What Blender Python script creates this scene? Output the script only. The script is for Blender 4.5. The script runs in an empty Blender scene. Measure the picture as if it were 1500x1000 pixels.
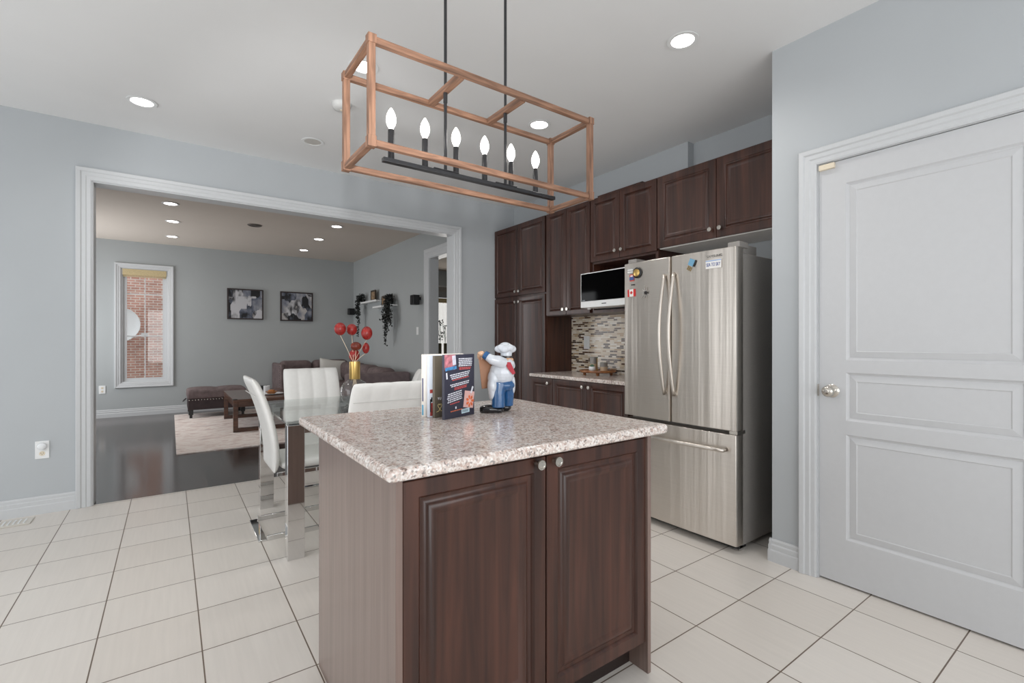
import bpy, bmesh, math, random
from mathutils import Vector, Matrix
random.seed(7)
S = bpy.context.scene
COL = S.collection
PI = math.pi

# ------------------------------------------------------------------ camera, world, lights, exposure
cam_d = bpy.data.cameras.new('camera'); cam = bpy.data.objects.new('camera', cam_d); COL.objects.link(cam)
cam.location = (0, 0, 1.2)
cam.rotation_euler = (PI/2, 0, -math.radians(35.75))
cam_d.sensor_width = 36; cam_d.lens = 695/1500*36; cam_d.shift_y = -1.5/1500
cam_d.clip_start = 0.02; cam_d.clip_end = 200
S.camera = cam

W = bpy.data.worlds.new('world'); S.world = W; W.use_nodes = True
bg = W.node_tree.nodes['Background']; bg.inputs[0].default_value = (0.93, 0.97, 1.0, 1); bg.inputs[1].default_value = 1.55

S.view_settings.view_transform = 'Standard'; S.view_settings.look = 'None'
S.view_settings.exposure = 0.0; S.view_settings.gamma = 1.0
S.view_settings.use_curve_mapping = False
S.cycles.use_denoising = True
S.cycles.max_bounces = 10; S.cycles.diffuse_bounces = 6; S.cycles.transparent_max_bounces = 24
S.cycles.sample_clamp_indirect = 6

def area(name, loc, rot, sx, sy, power, col=(1, 1, 1)):
    l = bpy.data.lights.new(name, 'AREA'); l.shape = 'RECTANGLE'; l.size = sx; l.size_y = sy; l.energy = power; l.color = col
    o = bpy.data.objects.new(name, l); COL.objects.link(o); o.location = loc; o.rotation_euler = rot
    return o
# daylight through the patio door on the left, the window behind the camera, an added unseen living room window on the left, the dining window
area('patio_daylight', (-2.45, 2.3, 1.2), (0, -PI/2, 0), 2.2, 3.3, 22, (0.97, 0.985, 1.0))
area('rear_daylight', (0.4, -2.05, 1.35), (PI/2, 0, 0), 3.6, 1.9, 46, (0.98, 0.99, 1.0))
area('added_living_daylight', (-1.95, 8.45, 1.4), (0, -PI/2, 0), 1.8, 1.8, 46, (0.97, 0.985, 1.0))
area('dining_daylight', (5.15, 9.5, 1.35), (-PI/2, 0, 0), 1.1, 1.5, 14, (1.0, 0.97, 0.92))
# the flash on the camera
fl = bpy.data.lights.new('camera_flash', 'SPOT'); fl.energy = 22; fl.spot_size = math.radians(150); fl.spot_blend = 0.8; fl.shadow_soft_size = 0.06
flo = bpy.data.objects.new('camera_flash', fl); COL.objects.link(flo); flo.location = (-0.06, -0.1, 1.44)
flo.rotation_euler = (PI/2 + math.radians(35), 0, -math.radians(35.75))
# added spot at the flash position, brightening the living room through the opening
f2 = bpy.data.lights.new('added_flash_spot', 'SPOT'); f2.energy = 150; f2.spot_size = math.radians(46); f2.spot_blend = 0.4; f2.shadow_soft_size = 0.05
f2o = bpy.data.objects.new('added_flash_spot', f2); COL.objects.link(f2o); f2o.location = (-0.06, -0.1, 1.44)
f2o.rotation_euler = (PI/2 + math.radians(5), 0, -math.radians(35.75-20))

# ------------------------------------------------------------------ materials
def nmat(name):
    m = bpy.data.materials.new(name); m.use_nodes = True
    nt = m.node_tree; b = nt.nodes['Principled BSDF']
    return m, nt, b
def N(nt, typ, **kw):
    n = nt.nodes.new(typ)
    for k, v in kw.items():
        if isinstance(v, tuple) and k[0] == 'i' and k[1:].isdigit(): n.inputs[int(k[1:])].default_value = v
        elif k[0] == 'i' and k[1:].isdigit(): n.inputs[int(k[1:])].default_value = v
        else: setattr(n, k, v)
    return n
def L(nt, a, ao, b, bi): nt.links.new(a.outputs[ao], b.inputs[bi])
def lin(r, g, b):
    f = lambda c: (c/255/12.92) if c/255 <= 0.04045 else ((c/255+0.055)/1.055)**2.4
    return (f(r), f(g), f(b), 1)
def flat(name, col, rough=0.5, metal=0.0, spec=0.5, noise=0.0, nscale=40, coat=0.0, bump=0.0, bscale=200):
    """plain surface with a faint procedural mottling"""
    m, nt, b = nmat(name)
    b.inputs['Roughness'].default_value = rough; b.inputs['Metallic'].default_value = metal
    b.inputs['Specular IOR Level'].default_value = spec; b.inputs['Coat Weight'].default_value = coat
    tc = N(nt, 'ShaderNodeTexCoord'); nz = N(nt, 'ShaderNodeTexNoise'); nz.inputs['Scale'].default_value = nscale; nz.inputs['Detail'].default_value = 4
    L(nt, tc, 'Object', nz, 'Vector')
    k = noise if noise else 0.02
    r = N(nt, 'ShaderNodeValToRGB'); r.color_ramp.elements[0].position = 0.3; r.color_ramp.elements[1].position = 0.7
    c = col
    r.color_ramp.elements[0].color = (c[0]*(1-k), c[1]*(1-k), c[2]*(1-k), 1); r.color_ramp.elements[1].color = (min(1, c[0]*(1+k)), min(1, c[1]*(1+k)), min(1, c[2]*(1+k)), 1)
    L(nt, nz, 'Fac', r, 'Fac'); L(nt, r, 'Color', b, 'Base Color')
    if bump:
        n2 = N(nt, 'ShaderNodeTexNoise'); n2.inputs['Scale'].default_value = bscale; L(nt, tc, 'Object', n2, 'Vector')
        bp = N(nt, 'ShaderNodeBump'); bp.inputs['Strength'].default_value = bump; bp.inputs['Distance'].default_value = 0.002
        L(nt, n2, 'Fac', bp, 'Height'); L(nt, bp, 'Normal', b, 'Normal')
    return m
def emis(name, col, strength):
    m, nt, b = nmat(name)
    b.inputs['Base Color'].default_value = col; b.inputs['Emission Color'].default_value = col; b.inputs['Emission Strength'].default_value = strength
    return m
def ramp_set(r, stops, interp='LINEAR'):
    cr = r.color_ramp; cr.interpolation = interp
    while len(cr.elements) > 1: cr.elements.remove(cr.elements[-1])
    cr.elements[0].position = stops[0][0]; cr.elements[0].color = stops[0][1]
    for p, c in stops[1:]:
        e = cr.elements.new(p); e.color = c
def wood(name, dark, light, scale=(28, 28, 1.6), rough=0.35, coat=0.3, pos=(0.3, 0.72), spec=0.5):
    m, nt, b = nmat(name)
    tc = N(nt, 'ShaderNodeTexCoord'); mp = N(nt, 'ShaderNodeMapping'); mp.inputs['Scale'].default_value = scale
    L(nt, tc, 'Object', mp, 'Vector')
    nz = N(nt, 'ShaderNodeTexNoise'); nz.inputs['Scale'].default_value = 1.0; nz.inputs['Detail'].default_value = 6; nz.inputs['Distortion'].default_value = 0.6
    L(nt, mp, 'Vector', nz, 'Vector')
    r = N(nt, 'ShaderNodeValToRGB'); ramp_set(r, [(pos[0], dark), (pos[1], light)])
    L(nt, nz, 'Fac', r, 'Fac'); L(nt, r, 'Color', b, 'Base Color')
    b.inputs['Roughness'].default_value = rough; b.inputs['Coat Weight'].default_value = coat; b.inputs['Coat Roughness'].default_value = 0.25
    b.inputs['Specular IOR Level'].default_value = spec
    return m
def glassy(name, tint=(1, 1, 1, 1), ior=1.45, rough=0.0):
    """clear glass: straight-through transparency plus Fresnel reflection"""
    m = bpy.data.materials.new(name); m.use_nodes = True; nt = m.node_tree
    for n in list(nt.nodes): nt.nodes.remove(n)
    out = N(nt, 'ShaderNodeOutputMaterial'); mix = N(nt, 'ShaderNodeMixShader'); lw = N(nt, 'ShaderNodeLayerWeight'); lw.inputs[0].default_value = 0.5
    pw = N(nt, 'ShaderNodeMath', operation='POWER'); pw.inputs[1].default_value = 4.0; L(nt, lw, 'Facing', pw, 0)
    fr = N(nt, 'ShaderNodeMath', operation='MULTIPLY_ADD'); fr.inputs[1].default_value = 0.85; fr.inputs[2].default_value = 0.04; L(nt, pw, 0, fr, 0)
    t = N(nt, 'ShaderNodeBsdfTransparent'); t.inputs[0].default_value = tint
    g = N(nt, 'ShaderNodeBsdfGlossy'); g.inputs['Roughness'].default_value = rough
    L(nt, fr, 0, mix, 0); L(nt, t, 0, mix, 1); L(nt, g, 0, mix, 2); L(nt, mix, 0, out, 0)
    return m
def brickmat(name, w, h, mortar, off, c1, c2, cm, loc=(0, 0, 0), rot=(0, 0, 0), rough=0.5, ramp=None, squash=1.0, sqf=2, offf=2, bias=0.0, noise=None, spec=0.5, bump=0.3, smooth=0.1, swz=None):
    m, nt, b = nmat(name)
    tc = N(nt, 'ShaderNodeTexCoord'); mp = N(nt, 'ShaderNodeMapping', vector_type='POINT'); mp.inputs['Location'].default_value = loc; mp.inputs['Rotation'].default_value = rot
    if swz:
        sx = N(nt, 'ShaderNodeSeparateXYZ'); cx = N(nt, 'ShaderNodeCombineXYZ'); L(nt, tc, 'Object', sx, 0)
        L(nt, sx, 'XYZ'.index(swz[0]), cx, 0); L(nt, sx, 'XYZ'.index(swz[1]), cx, 1); L(nt, cx, 0, mp, 'Vector')
    else: L(nt, tc, 'Object', mp, 'Vector')
    br = N(nt, 'ShaderNodeTexBrick'); br.offset = off; br.offset_frequency = offf; br.squash = squash; br.squash_frequency = sqf
    br.inputs['Scale'].default_value = 1; br.inputs['Brick Width'].default_value = w; br.inputs['Row Height'].default_value = h
    br.inputs['Mortar Size'].default_value = mortar; br.inputs['Mortar Smooth'].default_value = smooth; br.inputs['Bias'].default_value = bias
    br.inputs['Color1'].default_value = c1; br.inputs['Color2'].default_value = c2; br.inputs['Mortar'].default_value = cm
    L(nt, mp, 'Vector', br, 'Vector')
    src = (br, 'Color')
    if ramp:
        br.inputs['Color1'].default_value = (0, 0, 0, 1); br.inputs['Color2'].default_value = (1, 1, 1, 1); br.inputs['Mortar'].default_value = (0, 0, 0, 1)
        r = N(nt, 'ShaderNodeValToRGB'); ramp_set(r, ramp, 'CONSTANT'); L(nt, br, 'Color', r, 'Fac')
        mx = N(nt, 'ShaderNodeMix', data_type='RGBA'); mx.inputs[7].default_value = cm
        L(nt, br, 'Fac', mx, 0); L(nt, r, 'Color', mx, 6); src = (mx, 2)
    if noise:
        nz = N(nt, 'ShaderNodeTexNoise'); nm = N(nt, 'ShaderNodeMapping'); nm.inputs['Scale'].default_value = noise[0]; nz.inputs['Scale'].default_value = 1; nz.inputs['Detail'].default_value = 5
        L(nt, tc, 'Object', nm, 'Vector'); L(nt, nm, 'Vector', nz, 'Vector')
        r2 = N(nt, 'ShaderNodeValToRGB'); ramp_set(r2, [(0.3, (1-noise[1],)*3+(1,)), (0.7, (1, 1, 1, 1))]); L(nt, nz, 'Fac', r2, 'Fac')
        ml = N(nt, 'ShaderNodeMix', data_type='RGBA', blend_type='MULTIPLY'); ml.inputs[0].default_value = 1
        nt.links.new(src[0].outputs[src[1]], ml.inputs[6]); L(nt, r2, 'Color', ml, 7); src = (ml, 2)
    nt.links.new(src[0].outputs[src[1]], b.inputs['Base Color'])
    b.inputs['Roughness'].default_value = rough; b.inputs['Specular IOR Level'].default_value = spec
    if bump:
        bp = N(nt, 'ShaderNodeBump'); bp.invert = True; bp.inputs['Strength'].default_value = bump; bp.inputs['Distance'].default_value = 0.002
        L(nt, br, 'Fac', bp, 'Height'); L(nt, bp, 'Normal', b, 'Normal')
    return m

M = {}
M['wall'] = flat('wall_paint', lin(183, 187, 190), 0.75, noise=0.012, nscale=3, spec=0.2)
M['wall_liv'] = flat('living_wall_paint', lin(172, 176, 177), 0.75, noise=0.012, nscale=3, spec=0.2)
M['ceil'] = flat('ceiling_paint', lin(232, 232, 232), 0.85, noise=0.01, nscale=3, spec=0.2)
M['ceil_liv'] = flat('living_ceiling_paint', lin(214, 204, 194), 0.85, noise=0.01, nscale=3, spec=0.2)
M['trim'] = flat('white_trim_paint', lin(202, 204, 206), 0.35, noise=0.01, spec=0.4)
M['door'] = flat('white_door_paint', lin(200, 201, 203), 0.4, noise=0.01, spec=0.4)
M['tile'] = brickmat('cream_floor_tile', 0.339, 0.3403, 0.0024, 0.0, lin(228, 222, 215), lin(223, 216, 208), lin(112, 96, 82), loc=(0.578, -0.827+0.3403*10, 0), rough=0.32, noise=((60, 3, 3), 0.05), smooth=0.0, bump=0.15)
M['hardwood'] = brickmat('dark_hardwood', 0.9, 0.085, 0.0012, 0.37, lin(74, 62, 58), lin(52, 42, 38), lin(28, 22, 20), rot=(0, 0, PI/2), rough=0.14, noise=((30, 2, 30), 0.35), spec=0.8, bump=0.1)
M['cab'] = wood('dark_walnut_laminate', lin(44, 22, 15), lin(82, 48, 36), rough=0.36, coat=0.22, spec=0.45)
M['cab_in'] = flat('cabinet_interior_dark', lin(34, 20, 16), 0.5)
M['island_side'] = wood('walnut_panel_sheen', lin(112, 92, 84), lin(134, 112, 103), scale=(40, 40, 1.2), rough=0.34, coat=0.7)  # walnut lightened so the colour carries the room's reflected sheen
M['lantern'] = wood('weathered_brown_wood_upright', lin(96, 68, 52), lin(162, 122, 98), scale=(90, 90, 7), rough=0.55, coat=0.0)
M['lantern_x'] = wood('weathered_brown_wood_long', lin(96, 68, 52), lin(162, 122, 98), scale=(7, 90, 90), rough=0.55, coat=0.0)
M['lantern_y'] = wood('weathered_brown_wood_cross', lin(96, 68, 52), lin(162, 122, 98), scale=(90, 7, 90), rough=0.55, coat=0.0)
M['black'] = flat('black_metal', lin(72, 72, 74), 0.3, metal=0.8)
M['blackplastic'] = flat('black_plastic', lin(22, 22, 24), 0.4)
M['bulb'] = emis('lit_bulb_glass', (1, 0.96, 0.9, 1), 7)
M['lens'] = emis('lit_downlight_lens', (1, 0.98, 0.95, 1), 9)
M['deadlens'] = flat('unlit_downlight_lens', lin(200, 196, 190), 0.5)
M['nickel'] = flat('satin_nickel', lin(205, 200, 192), 0.25, metal=1.0)
M['chrome'] = flat('polished_chrome', lin(225, 225, 225), 0.04, metal=1.0, noise=0.005)
M['leather'] = flat('white_leatherette', lin(214, 213, 210), 0.45, noise=0.02, bump=0.08, bscale=300)
M['tableglass'] = glassy('table_glass', (0.955, 0.982, 0.972, 1), 1.5)
M['glass'] = glassy('clear_glass', (0.98, 0.985, 0.985, 1), 1.45)
M['gold'] = flat('brushed_gold', lin(214, 180, 112), 0.3, metal=1.0)
M['red'] = flat('red_seed_pod', lin(140, 32, 28), 0.4, noise=0.4, nscale=30)
M['redbrown'] = flat('brown_red_seed_pod', lin(104, 36, 20), 0.4, noise=0.35, nscale=30)
M['stem'] = flat('pale_stem', lin(226, 205, 180), 0.6)
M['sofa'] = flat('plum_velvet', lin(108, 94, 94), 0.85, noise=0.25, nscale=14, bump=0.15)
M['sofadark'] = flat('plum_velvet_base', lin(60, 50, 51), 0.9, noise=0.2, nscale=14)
M['sofalit'] = flat('plum_velvet_lit', lin(116, 102, 103), 0.85, noise=0.15, nscale=18)  # lighter copy of the velvet: light on the arm put into the colour
M['pillow'] = flat('pale_grey_cloth', lin(205, 203, 198), 0.85, noise=0.03, bump=0.1)
M['ctable'] = wood('brown_table_wood', lin(58, 34, 22), lin(106, 66, 44), scale=(3, 30, 30), rough=0.25, coat=0.5)
M['white'] = flat('white_plastic', lin(235, 236, 236), 0.4)
M['ceramic'] = flat('white_glaze', lin(232, 234, 236), 0.15, coat=0.5)
M['green'] = flat('green_leaf', lin(92, 128, 104), 0.6, noise=0.3)
M['darkleaf'] = flat('dark_trailing_leaf', lin(26, 30, 27), 0.6, noise=0.4, nscale=20)
M['fridge_side'] = flat('dark_grey_fridge_side', lin(146, 142, 138), 0.42, metal=0.2, noise=0.06, nscale=120)
M['oak'] = wood('acacia_tray', lin(122, 72, 36), lin(178, 118, 66), scale=(6, 20, 20), rough=0.4)
M['brickwall'] = brickmat('red_brick_wall', 0.14, 0.05, 0.007, 0.5, lin(222, 172, 156), lin(200, 146, 130), lin(232, 222, 212), swz='XZ', rough=0.9, noise=((6, 6, 6), 0.25), bump=0.4)
M['bamboo'] = flat('bamboo_shade', lin(196, 178, 138), 0.7, noise=0.1, nscale=60)
M['sheer'] = flat('sheer_cloth', lin(240, 232, 220), 0.9, noise=0.02)
M['mwglass'] = flat('black_gloss_glass', lin(6, 6, 7), 0.05, spec=0.06)
M['cream'] = flat('cream_plastic', lin(226, 214, 192), 0.45)
M['paper'] = flat('cream_paper', lin(232, 224, 206), 0.8, noise=0.06, nscale=150)

def steelmat():
    m, nt, b = nmat('brushed_stainless')
    tc = N(nt, 'ShaderNodeTexCoord'); mp = N(nt, 'ShaderNodeMapping'); mp.inputs['Scale'].default_value = (4, 4, 260)
    L(nt, tc, 'Object', mp, 'Vector')
    nz = N(nt, 'ShaderNodeTexNoise'); nz.inputs['Scale'].default_value = 1; nz.inputs['Detail'].default_value = 3; L(nt, mp, 'Vector', nz, 'Vector')
    r = N(nt, 'ShaderNodeValToRGB'); ramp_set(r, [(0.3, lin(208, 201, 193)), (0.7, lin(213, 206, 198))]); L(nt, nz, 'Fac', r, 'Fac'); L(nt, r, 'Color', b, 'Base Color')
    b.inputs['Metallic'].default_value = 1; b.inputs['Roughness'].default_value = 0.34
    b.inputs['Anisotropic'].default_value = 0.75; b.inputs['Anisotropic Rotation'].default_value = 0.25
    m2 = N(nt, 'ShaderNodeMapping'); m2.inputs['Scale'].default_value = (9, 9, 0.25); L(nt, tc, 'Object', m2, 'Vector'); n2 = N(nt, 'ShaderNodeTexNoise'); n2.inputs['Scale'].default_value = 1; n2.inputs['Detail'].default_value = 3; L(nt, m2, 'Vector', n2, 'Vector')
    bp = N(nt, 'ShaderNodeBump'); bp.inputs['Strength'].default_value = 1.0; bp.inputs['Distance'].default_value = 0.006; L(nt, n2, 'Fac', bp, 'Height'); L(nt, bp, 'Normal', b, 'Normal')
    tg = N(nt, 'ShaderNodeTangent', direction_type='RADIAL', axis='Z'); L(nt, tg, 0, b, 'Tangent')
    return m
M['steel'] = steelmat()
def granitemat():
    m, nt, b = nmat('speckled_granite')
    tc = N(nt, 'ShaderNodeTexCoord')
    v = N(nt, 'ShaderNodeTexVoronoi'); v.inputs['Scale'].default_value = 185; L(nt, tc, 'Object', v, 'Vector')
    r = N(nt, 'ShaderNodeValToRGB')
    ramp_set(r, [(0, lin(192, 176, 166)), (0.16, lin(236, 231, 227)), (0.36, lin(180, 156, 146)), (0.46, lin(208, 184, 174)), (0.62, lin(222, 212, 204)), (0.78, lin(130, 118, 114)), (0.85, lin(242, 239, 236)), (0.945, lin(58, 52, 54))], 'CONSTANT')
    sp = N(nt, 'ShaderNodeSeparateColor'); L(nt, v, 'Color', sp, 0); L(nt, sp, 0, r, 'Fac')
    nz = N(nt, 'ShaderNodeTexNoise'); nz.inputs['Scale'].default_value = 45; nz.inputs['Detail'].default_value = 6; L(nt, tc, 'Object', nz, 'Vector')
    r2 = N(nt, 'ShaderNodeValToRGB'); ramp_set(r2, [(0.35, lin(180, 156, 144)), (0.5, lin(226, 214, 207)), (0.65, lin(242, 238, 234))]); L(nt, nz, 'Fac', r2, 'Fac')
    mx = N(nt, 'ShaderNodeMix', data_type='RGBA'); mx.inputs[0].default_value = 0.4; L(nt, r, 'Color', mx, 6); L(nt, r2, 'Color', mx, 7); L(nt, mx, 2, b, 'Base Color')
    b.inputs['Roughness'].default_value = 0.16
    return m
M['granite'] = granitemat()
M['mosaic'] = brickmat('glass_stone_mosaic', 0.085, 0.0165, 0.0014, 0.37, (0, 0, 0, 1), (1, 1, 1, 1), lin(208, 198, 184), swz='YZ', rough=0.25, squash=0.55, sqf=3, offf=2,
                       ramp=[(0, lin(222, 206, 182)), (0.24, lin(96, 68, 50)), (0.36, lin(234, 224, 208)), (0.54, lin(190, 162, 128)), (0.66, lin(74, 56, 46)), (0.76, lin(212, 194, 170)), (0.88, lin(240, 232, 220))], bump=0.2)
def rugmat():
    m, nt, b = nmat('faded_rug_pile')
    tc = N(nt, 'ShaderNodeTexCoord'); mp = N(nt, 'ShaderNodeMapping'); mp.inputs['Scale'].default_value = (1.2, 2.6, 1); L(nt, tc, 'Object', mp, 'Vector')
    nz = N(nt, 'ShaderNodeTexNoise'); nz.inputs['Scale'].default_value = 3.2; nz.inputs['Detail'].default_value = 8; nz.inputs['Distortion'].default_value = 0.5; nz.inputs['Roughness'].default_value = 0.65; L(nt, mp, 'Vector', nz, 'Vector')
    r = N(nt, 'ShaderNodeValToRGB'); ramp_set(r, [(0.3, lin(182, 160, 156)), (0.43, lin(226, 212, 206)), (0.52, lin(240, 233, 228)), (0.6, lin(214, 195, 189)), (0.68, lin(194, 191, 193)), (0.8, lin(236, 229, 224))])
    L(nt, nz, 'Fac', r, 'Fac'); L(nt, r, 'Color', b, 'Base Color'); b.inputs['Roughness'].default_value = 0.95; b.inputs['Specular IOR Level'].default_value = 0.1
    return m
M['rug'] = rugmat()
def artmat(name, seed):
    m, nt, b = nmat(name)
    tc = N(nt, 'ShaderNodeTexCoord'); mp = N(nt, 'ShaderNodeMapping'); mp.inputs['Scale'].default_value = (7.5, 7.5, 4.5); mp.inputs['Location'].default_value = (seed, 0, seed*1.7); L(nt, tc, 'Object', mp, 'Vector')
    v = N(nt, 'ShaderNodeTexVoronoi', distance='CHEBYCHEV'); v.inputs['Scale'].default_value = 0.9; L(nt, mp, 'Vector', v, 'Vector')
    nz = N(nt, 'ShaderNodeTexNoise'); nz.inputs['Scale'].default_value = 1.1; nz.inputs['Detail'].default_value = 5; L(nt, mp, 'Vector', nz, 'Vector')
    sp = N(nt, 'ShaderNodeSeparateColor'); L(nt, v, 'Color', sp, 0)
    mx = N(nt, 'ShaderNodeMath', operation='ADD'); L(nt, sp, 0, mx, 0); L(nt, nz, 'Fac', mx, 1)
    ml = N(nt, 'ShaderNodeMath', operation='MULTIPLY'); L(nt, mx, 0, ml, 0); ml.inputs[1].default_value = 0.6
    r = N(nt, 'ShaderNodeValToRGB'); ramp_set(r, [(0.2, lin(10, 10, 13)), (0.42, lin(20, 21, 26)), (0.5, lin(96, 102, 118)), (0.58, lin(140, 142, 150)), (0.68, lin(190, 186, 184)), (0.76, lin(28, 29, 34)), (0.86, lin(196, 196, 200))])
    L(nt, ml, 0, r, 'Fac'); L(nt, r, 'Color', b, 'Base Color'); b.inputs['Roughness'].default_value = 0.6
    return m

# ------------------------------------------------------------------ mesh helpers
class MB:
    def __init__(s): s.bm = bmesh.new()
    def poly(s, pts, mi=0):
        f = s.bm.faces.new([s.bm.verts.new(p) for p in pts]); f.material_index = mi; return f
    def box(s, x0, x1, y0, y1, z0, z1, mi=0):
        v = [s.bm.verts.new(p) for p in ((x0,y0,z0),(x1,y0,z0),(x1,y1,z0),(x0,y1,z0),(x0,y0,z1),(x1,y0,z1),(x1,y1,z1),(x0,y1,z1))]
        for q in ((0,3,2,1),(4,5,6,7),(0,1,5,4),(1,2,6,5),(2,3,7,6),(3,0,4,7)):
            f = s.bm.faces.new([v[i] for i in q]); f.material_index = mi
        return s
    def obox(s, O, U, V, Wd, a, b, c):
        """oriented box from corner O along U*a, V*b, Wd*c"""
        O, U, V, Wd = Vector(O), Vector(U), Vector(V), Vector(Wd)
        v = [s.bm.verts.new(O+U*(a*i)+V*(b*j)+Wd*(c*k)) for k in (0,1) for i, j in ((0,0),(1,0),(1,1),(0,1))]
        for q in ((0,3,2,1),(4,5,6,7),(0,1,5,4),(1,2,6,5),(2,3,7,6),(3,0,4,7)): s.bm.faces.new([v[i] for i in q])
        return s
    def lathe(s, prof, c=(0,0,0), axis=(0,0,1), seg=24):
        """prof: (radius, height) pairs, closed with fans at radius 0"""
        c = Vector(c); a = Vector(axis).normalized()
        u = a.orthogonal().normalized(); w = a.cross(u)
        rings = []
        for r, h in prof:
            if r < 1e-6: rings.append([s.bm.verts.new(c+a*h)])
            else: rings.append([s.bm.verts.new(c+a*h+u*(r*math.cos(2*PI*i/seg))+w*(r*math.sin(2*PI*i/seg))) for i in range(seg)])
        for A, B in zip(rings, rings[1:]):
            for i in range(seg):
                j = (i+1) % seg
                if len(A) == 1 and len(B) == 1: continue
                if len(A) == 1: s.bm.faces.new((A[0], B[j], B[i]))
                elif len(B) == 1: s.bm.faces.new((A[i], A[j], B[0]))
                else: s.bm.faces.new((A[i], A[j], B[j], B[i]))
        return s
    def cyl(s, p0, p1, r, r1=None, seg=20):
        p0, p1 = Vector(p0), Vector(p1); h = (p1-p0).length
        return s.lathe([(0,0),(r,0),(r if r1 is None else r1,h),(0,h)], p0, p1-p0, seg)
    def tube(s, pts, r, seg=10):
        pts = [Vector(p) for p in pts]; rs = r if isinstance(r, (list, tuple)) else [r]*len(pts)
        rings = []; up = None
        for i, p in enumerate(pts):
            d = (pts[min(i+1, len(pts)-1)]-pts[max(i-1, 0)]).normalized()
            if up is None: up = d.orthogonal().normalized()
            up = (up-d*up.dot(d)).normalized(); w = d.cross(up)
            rings.append([s.bm.verts.new(p+up*(rs[i]*math.cos(2*PI*k/seg))+w*(rs[i]*math.sin(2*PI*k/seg))) for k in range(seg)])
        for A, B in zip(rings, rings[1:]):
            for k in range(seg): s.bm.faces.new((A[k], A[(k+1)%seg], B[(k+1)%seg], B[k]))
        s.bm.faces.new(rings[0][::-1]); s.bm.faces.new(rings[-1])
        return s
    def ell(s, c, r, seg=20, rings=12, rot=None):
        """ellipsoid, r=(rx,ry,rz)"""
        c = Vector(c); R = rot or Matrix.Identity(3)
        P = lambda th, ph: c+R@Vector((r[0]*math.sin(th)*math.cos(ph), r[1]*math.sin(th)*math.sin(ph), r[2]*math.cos(th)))
        top = s.bm.verts.new(P(0,0)); bot = s.bm.verts.new(P(PI,0))
        rr = [[s.bm.verts.new(P(PI*i/rings, 2*PI*k/seg)) for k in range(seg)] for i in range(1, rings)]
        for k in range(seg):
            s.bm.faces.new((top, rr[0][k], rr[0][(k+1)%seg])); s.bm.faces.new((bot, rr[-1][(k+1)%seg], rr[-1][k]))
        for A, B in zip(rr, rr[1:]):
            for k in range(seg): s.bm.faces.new((A[k], B[k], B[(k+1)%seg], A[(k+1)%seg]))
        return s
    def prism(s, pts, d):
        """polygon pts extruded by vector d"""
        a = [s.bm.verts.new(p) for p in pts]; b = [s.bm.verts.new(Vector(p)+Vector(d)) for p in pts]; n = len(a)
        s.bm.faces.new(a[::-1]); s.bm.faces.new(b)
        for i in range(n): s.bm.faces.new((a[i], a[(i+1)%n], b[(i+1)%n], b[i]))
        return s
    def xf(s, m): s.bm.transform(m); return s

def setp(o, label=None, cat=None, group=None, kind=None):
    if label: o['label'] = label
    if cat: o['category'] = cat
    if group: o['group'] = group
    if kind: o['kind'] = kind
    return o
WL = {}
def wloc(o): return WL.get(o.name, Vector((0, 0, 0)))
def obj(name, mb, mat, parent=None, smooth=False, bevel=0.0, bseg=2, subsurf=0, label=None, cat=None, group=None, kind=None, recenter=True, fix=True):
    bm = mb.bm
    if fix: bmesh.ops.recalc_face_normals(bm, faces=bm.faces)
    xs = [v.co.x for v in bm.verts]; ys = [v.co.y for v in bm.verts]; zs = [v.co.z for v in bm.verts]
    c = Vector(((min(xs)+max(xs))/2, (min(ys)+max(ys))/2, min(zs))) if recenter else Vector((0, 0, 0))
    bm.transform(Matrix.Translation(-c))
    me = bpy.data.meshes.new(name); bm.to_mesh(me); bm.free()
    for m in (mat if isinstance(mat, (list, tuple)) else [mat]): me.materials.append(m)
    o = bpy.data.objects.new(name, me); COL.objects.link(o)
    pl = wloc(parent) if parent else Vector((0, 0, 0))
    o.parent = parent; o.location = c-pl; WL[o.name] = c
    if smooth:
        for p in me.polygons: p.use_smooth = True
        if smooth != 'all': me.set_sharp_from_angle(angle=math.radians(40))
    if bevel:
        b = o.modifiers.new('bevel', 'BEVEL'); b.width = bevel; b.segments = bseg; b.limit_method = 'ANGLE'; b.angle_limit = math.radians(40)
        for p in me.polygons: p.use_smooth = True
        me.set_sharp_from_angle(angle=math.radians(40))
        b.harden_normals = False
    if subsurf:
        m = o.modifiers.new('subsurf', 'SUBSURF'); m.levels = subsurf; m.render_levels = subsurf
    setp(o, label, cat, group, kind)
    return o
def thing(name, loc, label, cat, group=None, kind=None):
    o = bpy.data.objects.new(name, None); COL.objects.link(o); o.location = loc; o.empty_display_size = 0.1
    WL[o.name] = Vector(loc)
    return setp(o, label, cat, group, kind)
def copy_tree(o, parent=None):
    c = o.copy(); COL.objects.link(c)
    if parent is not None: c.parent = parent
    for ch in list(o.children): copy_tree(ch, c)
    return c
def text_mesh(name, body, size, mat, O, U, V, parent=None, depth=0.0006, align='CENTER', vs=1.0):
    """lettering as a thin mesh lying in the plane O + U,V"""
    cu = bpy.data.curves.new(name+'_curve', 'FONT'); cu.body = body; cu.size = size; cu.align_x = align; cu.align_y = 'CENTER'; cu.extrude = depth
    tmp = bpy.data.objects.new(name+'_tmp', cu); COL.objects.link(tmp)
    dg = bpy.context.evaluated_depsgraph_get(); me = bpy.data.meshes.new_from_object(tmp.evaluated_get(dg))
    bpy.data.objects.remove(tmp); bpy.data.curves.remove(cu)
    U, V = Vector(U).normalized(), Vector(V).normalized(); Nn = U.cross(V)
    mt = Matrix((U, V*vs, Nn)).transposed().to_4x4(); mt.translation = Vector(O)
    mb = MB(); mb.bm.from_mesh(me); mb.xf(mt); bpy.data.meshes.remove(me)
    return obj(name, mb, mat, parent)

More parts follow.
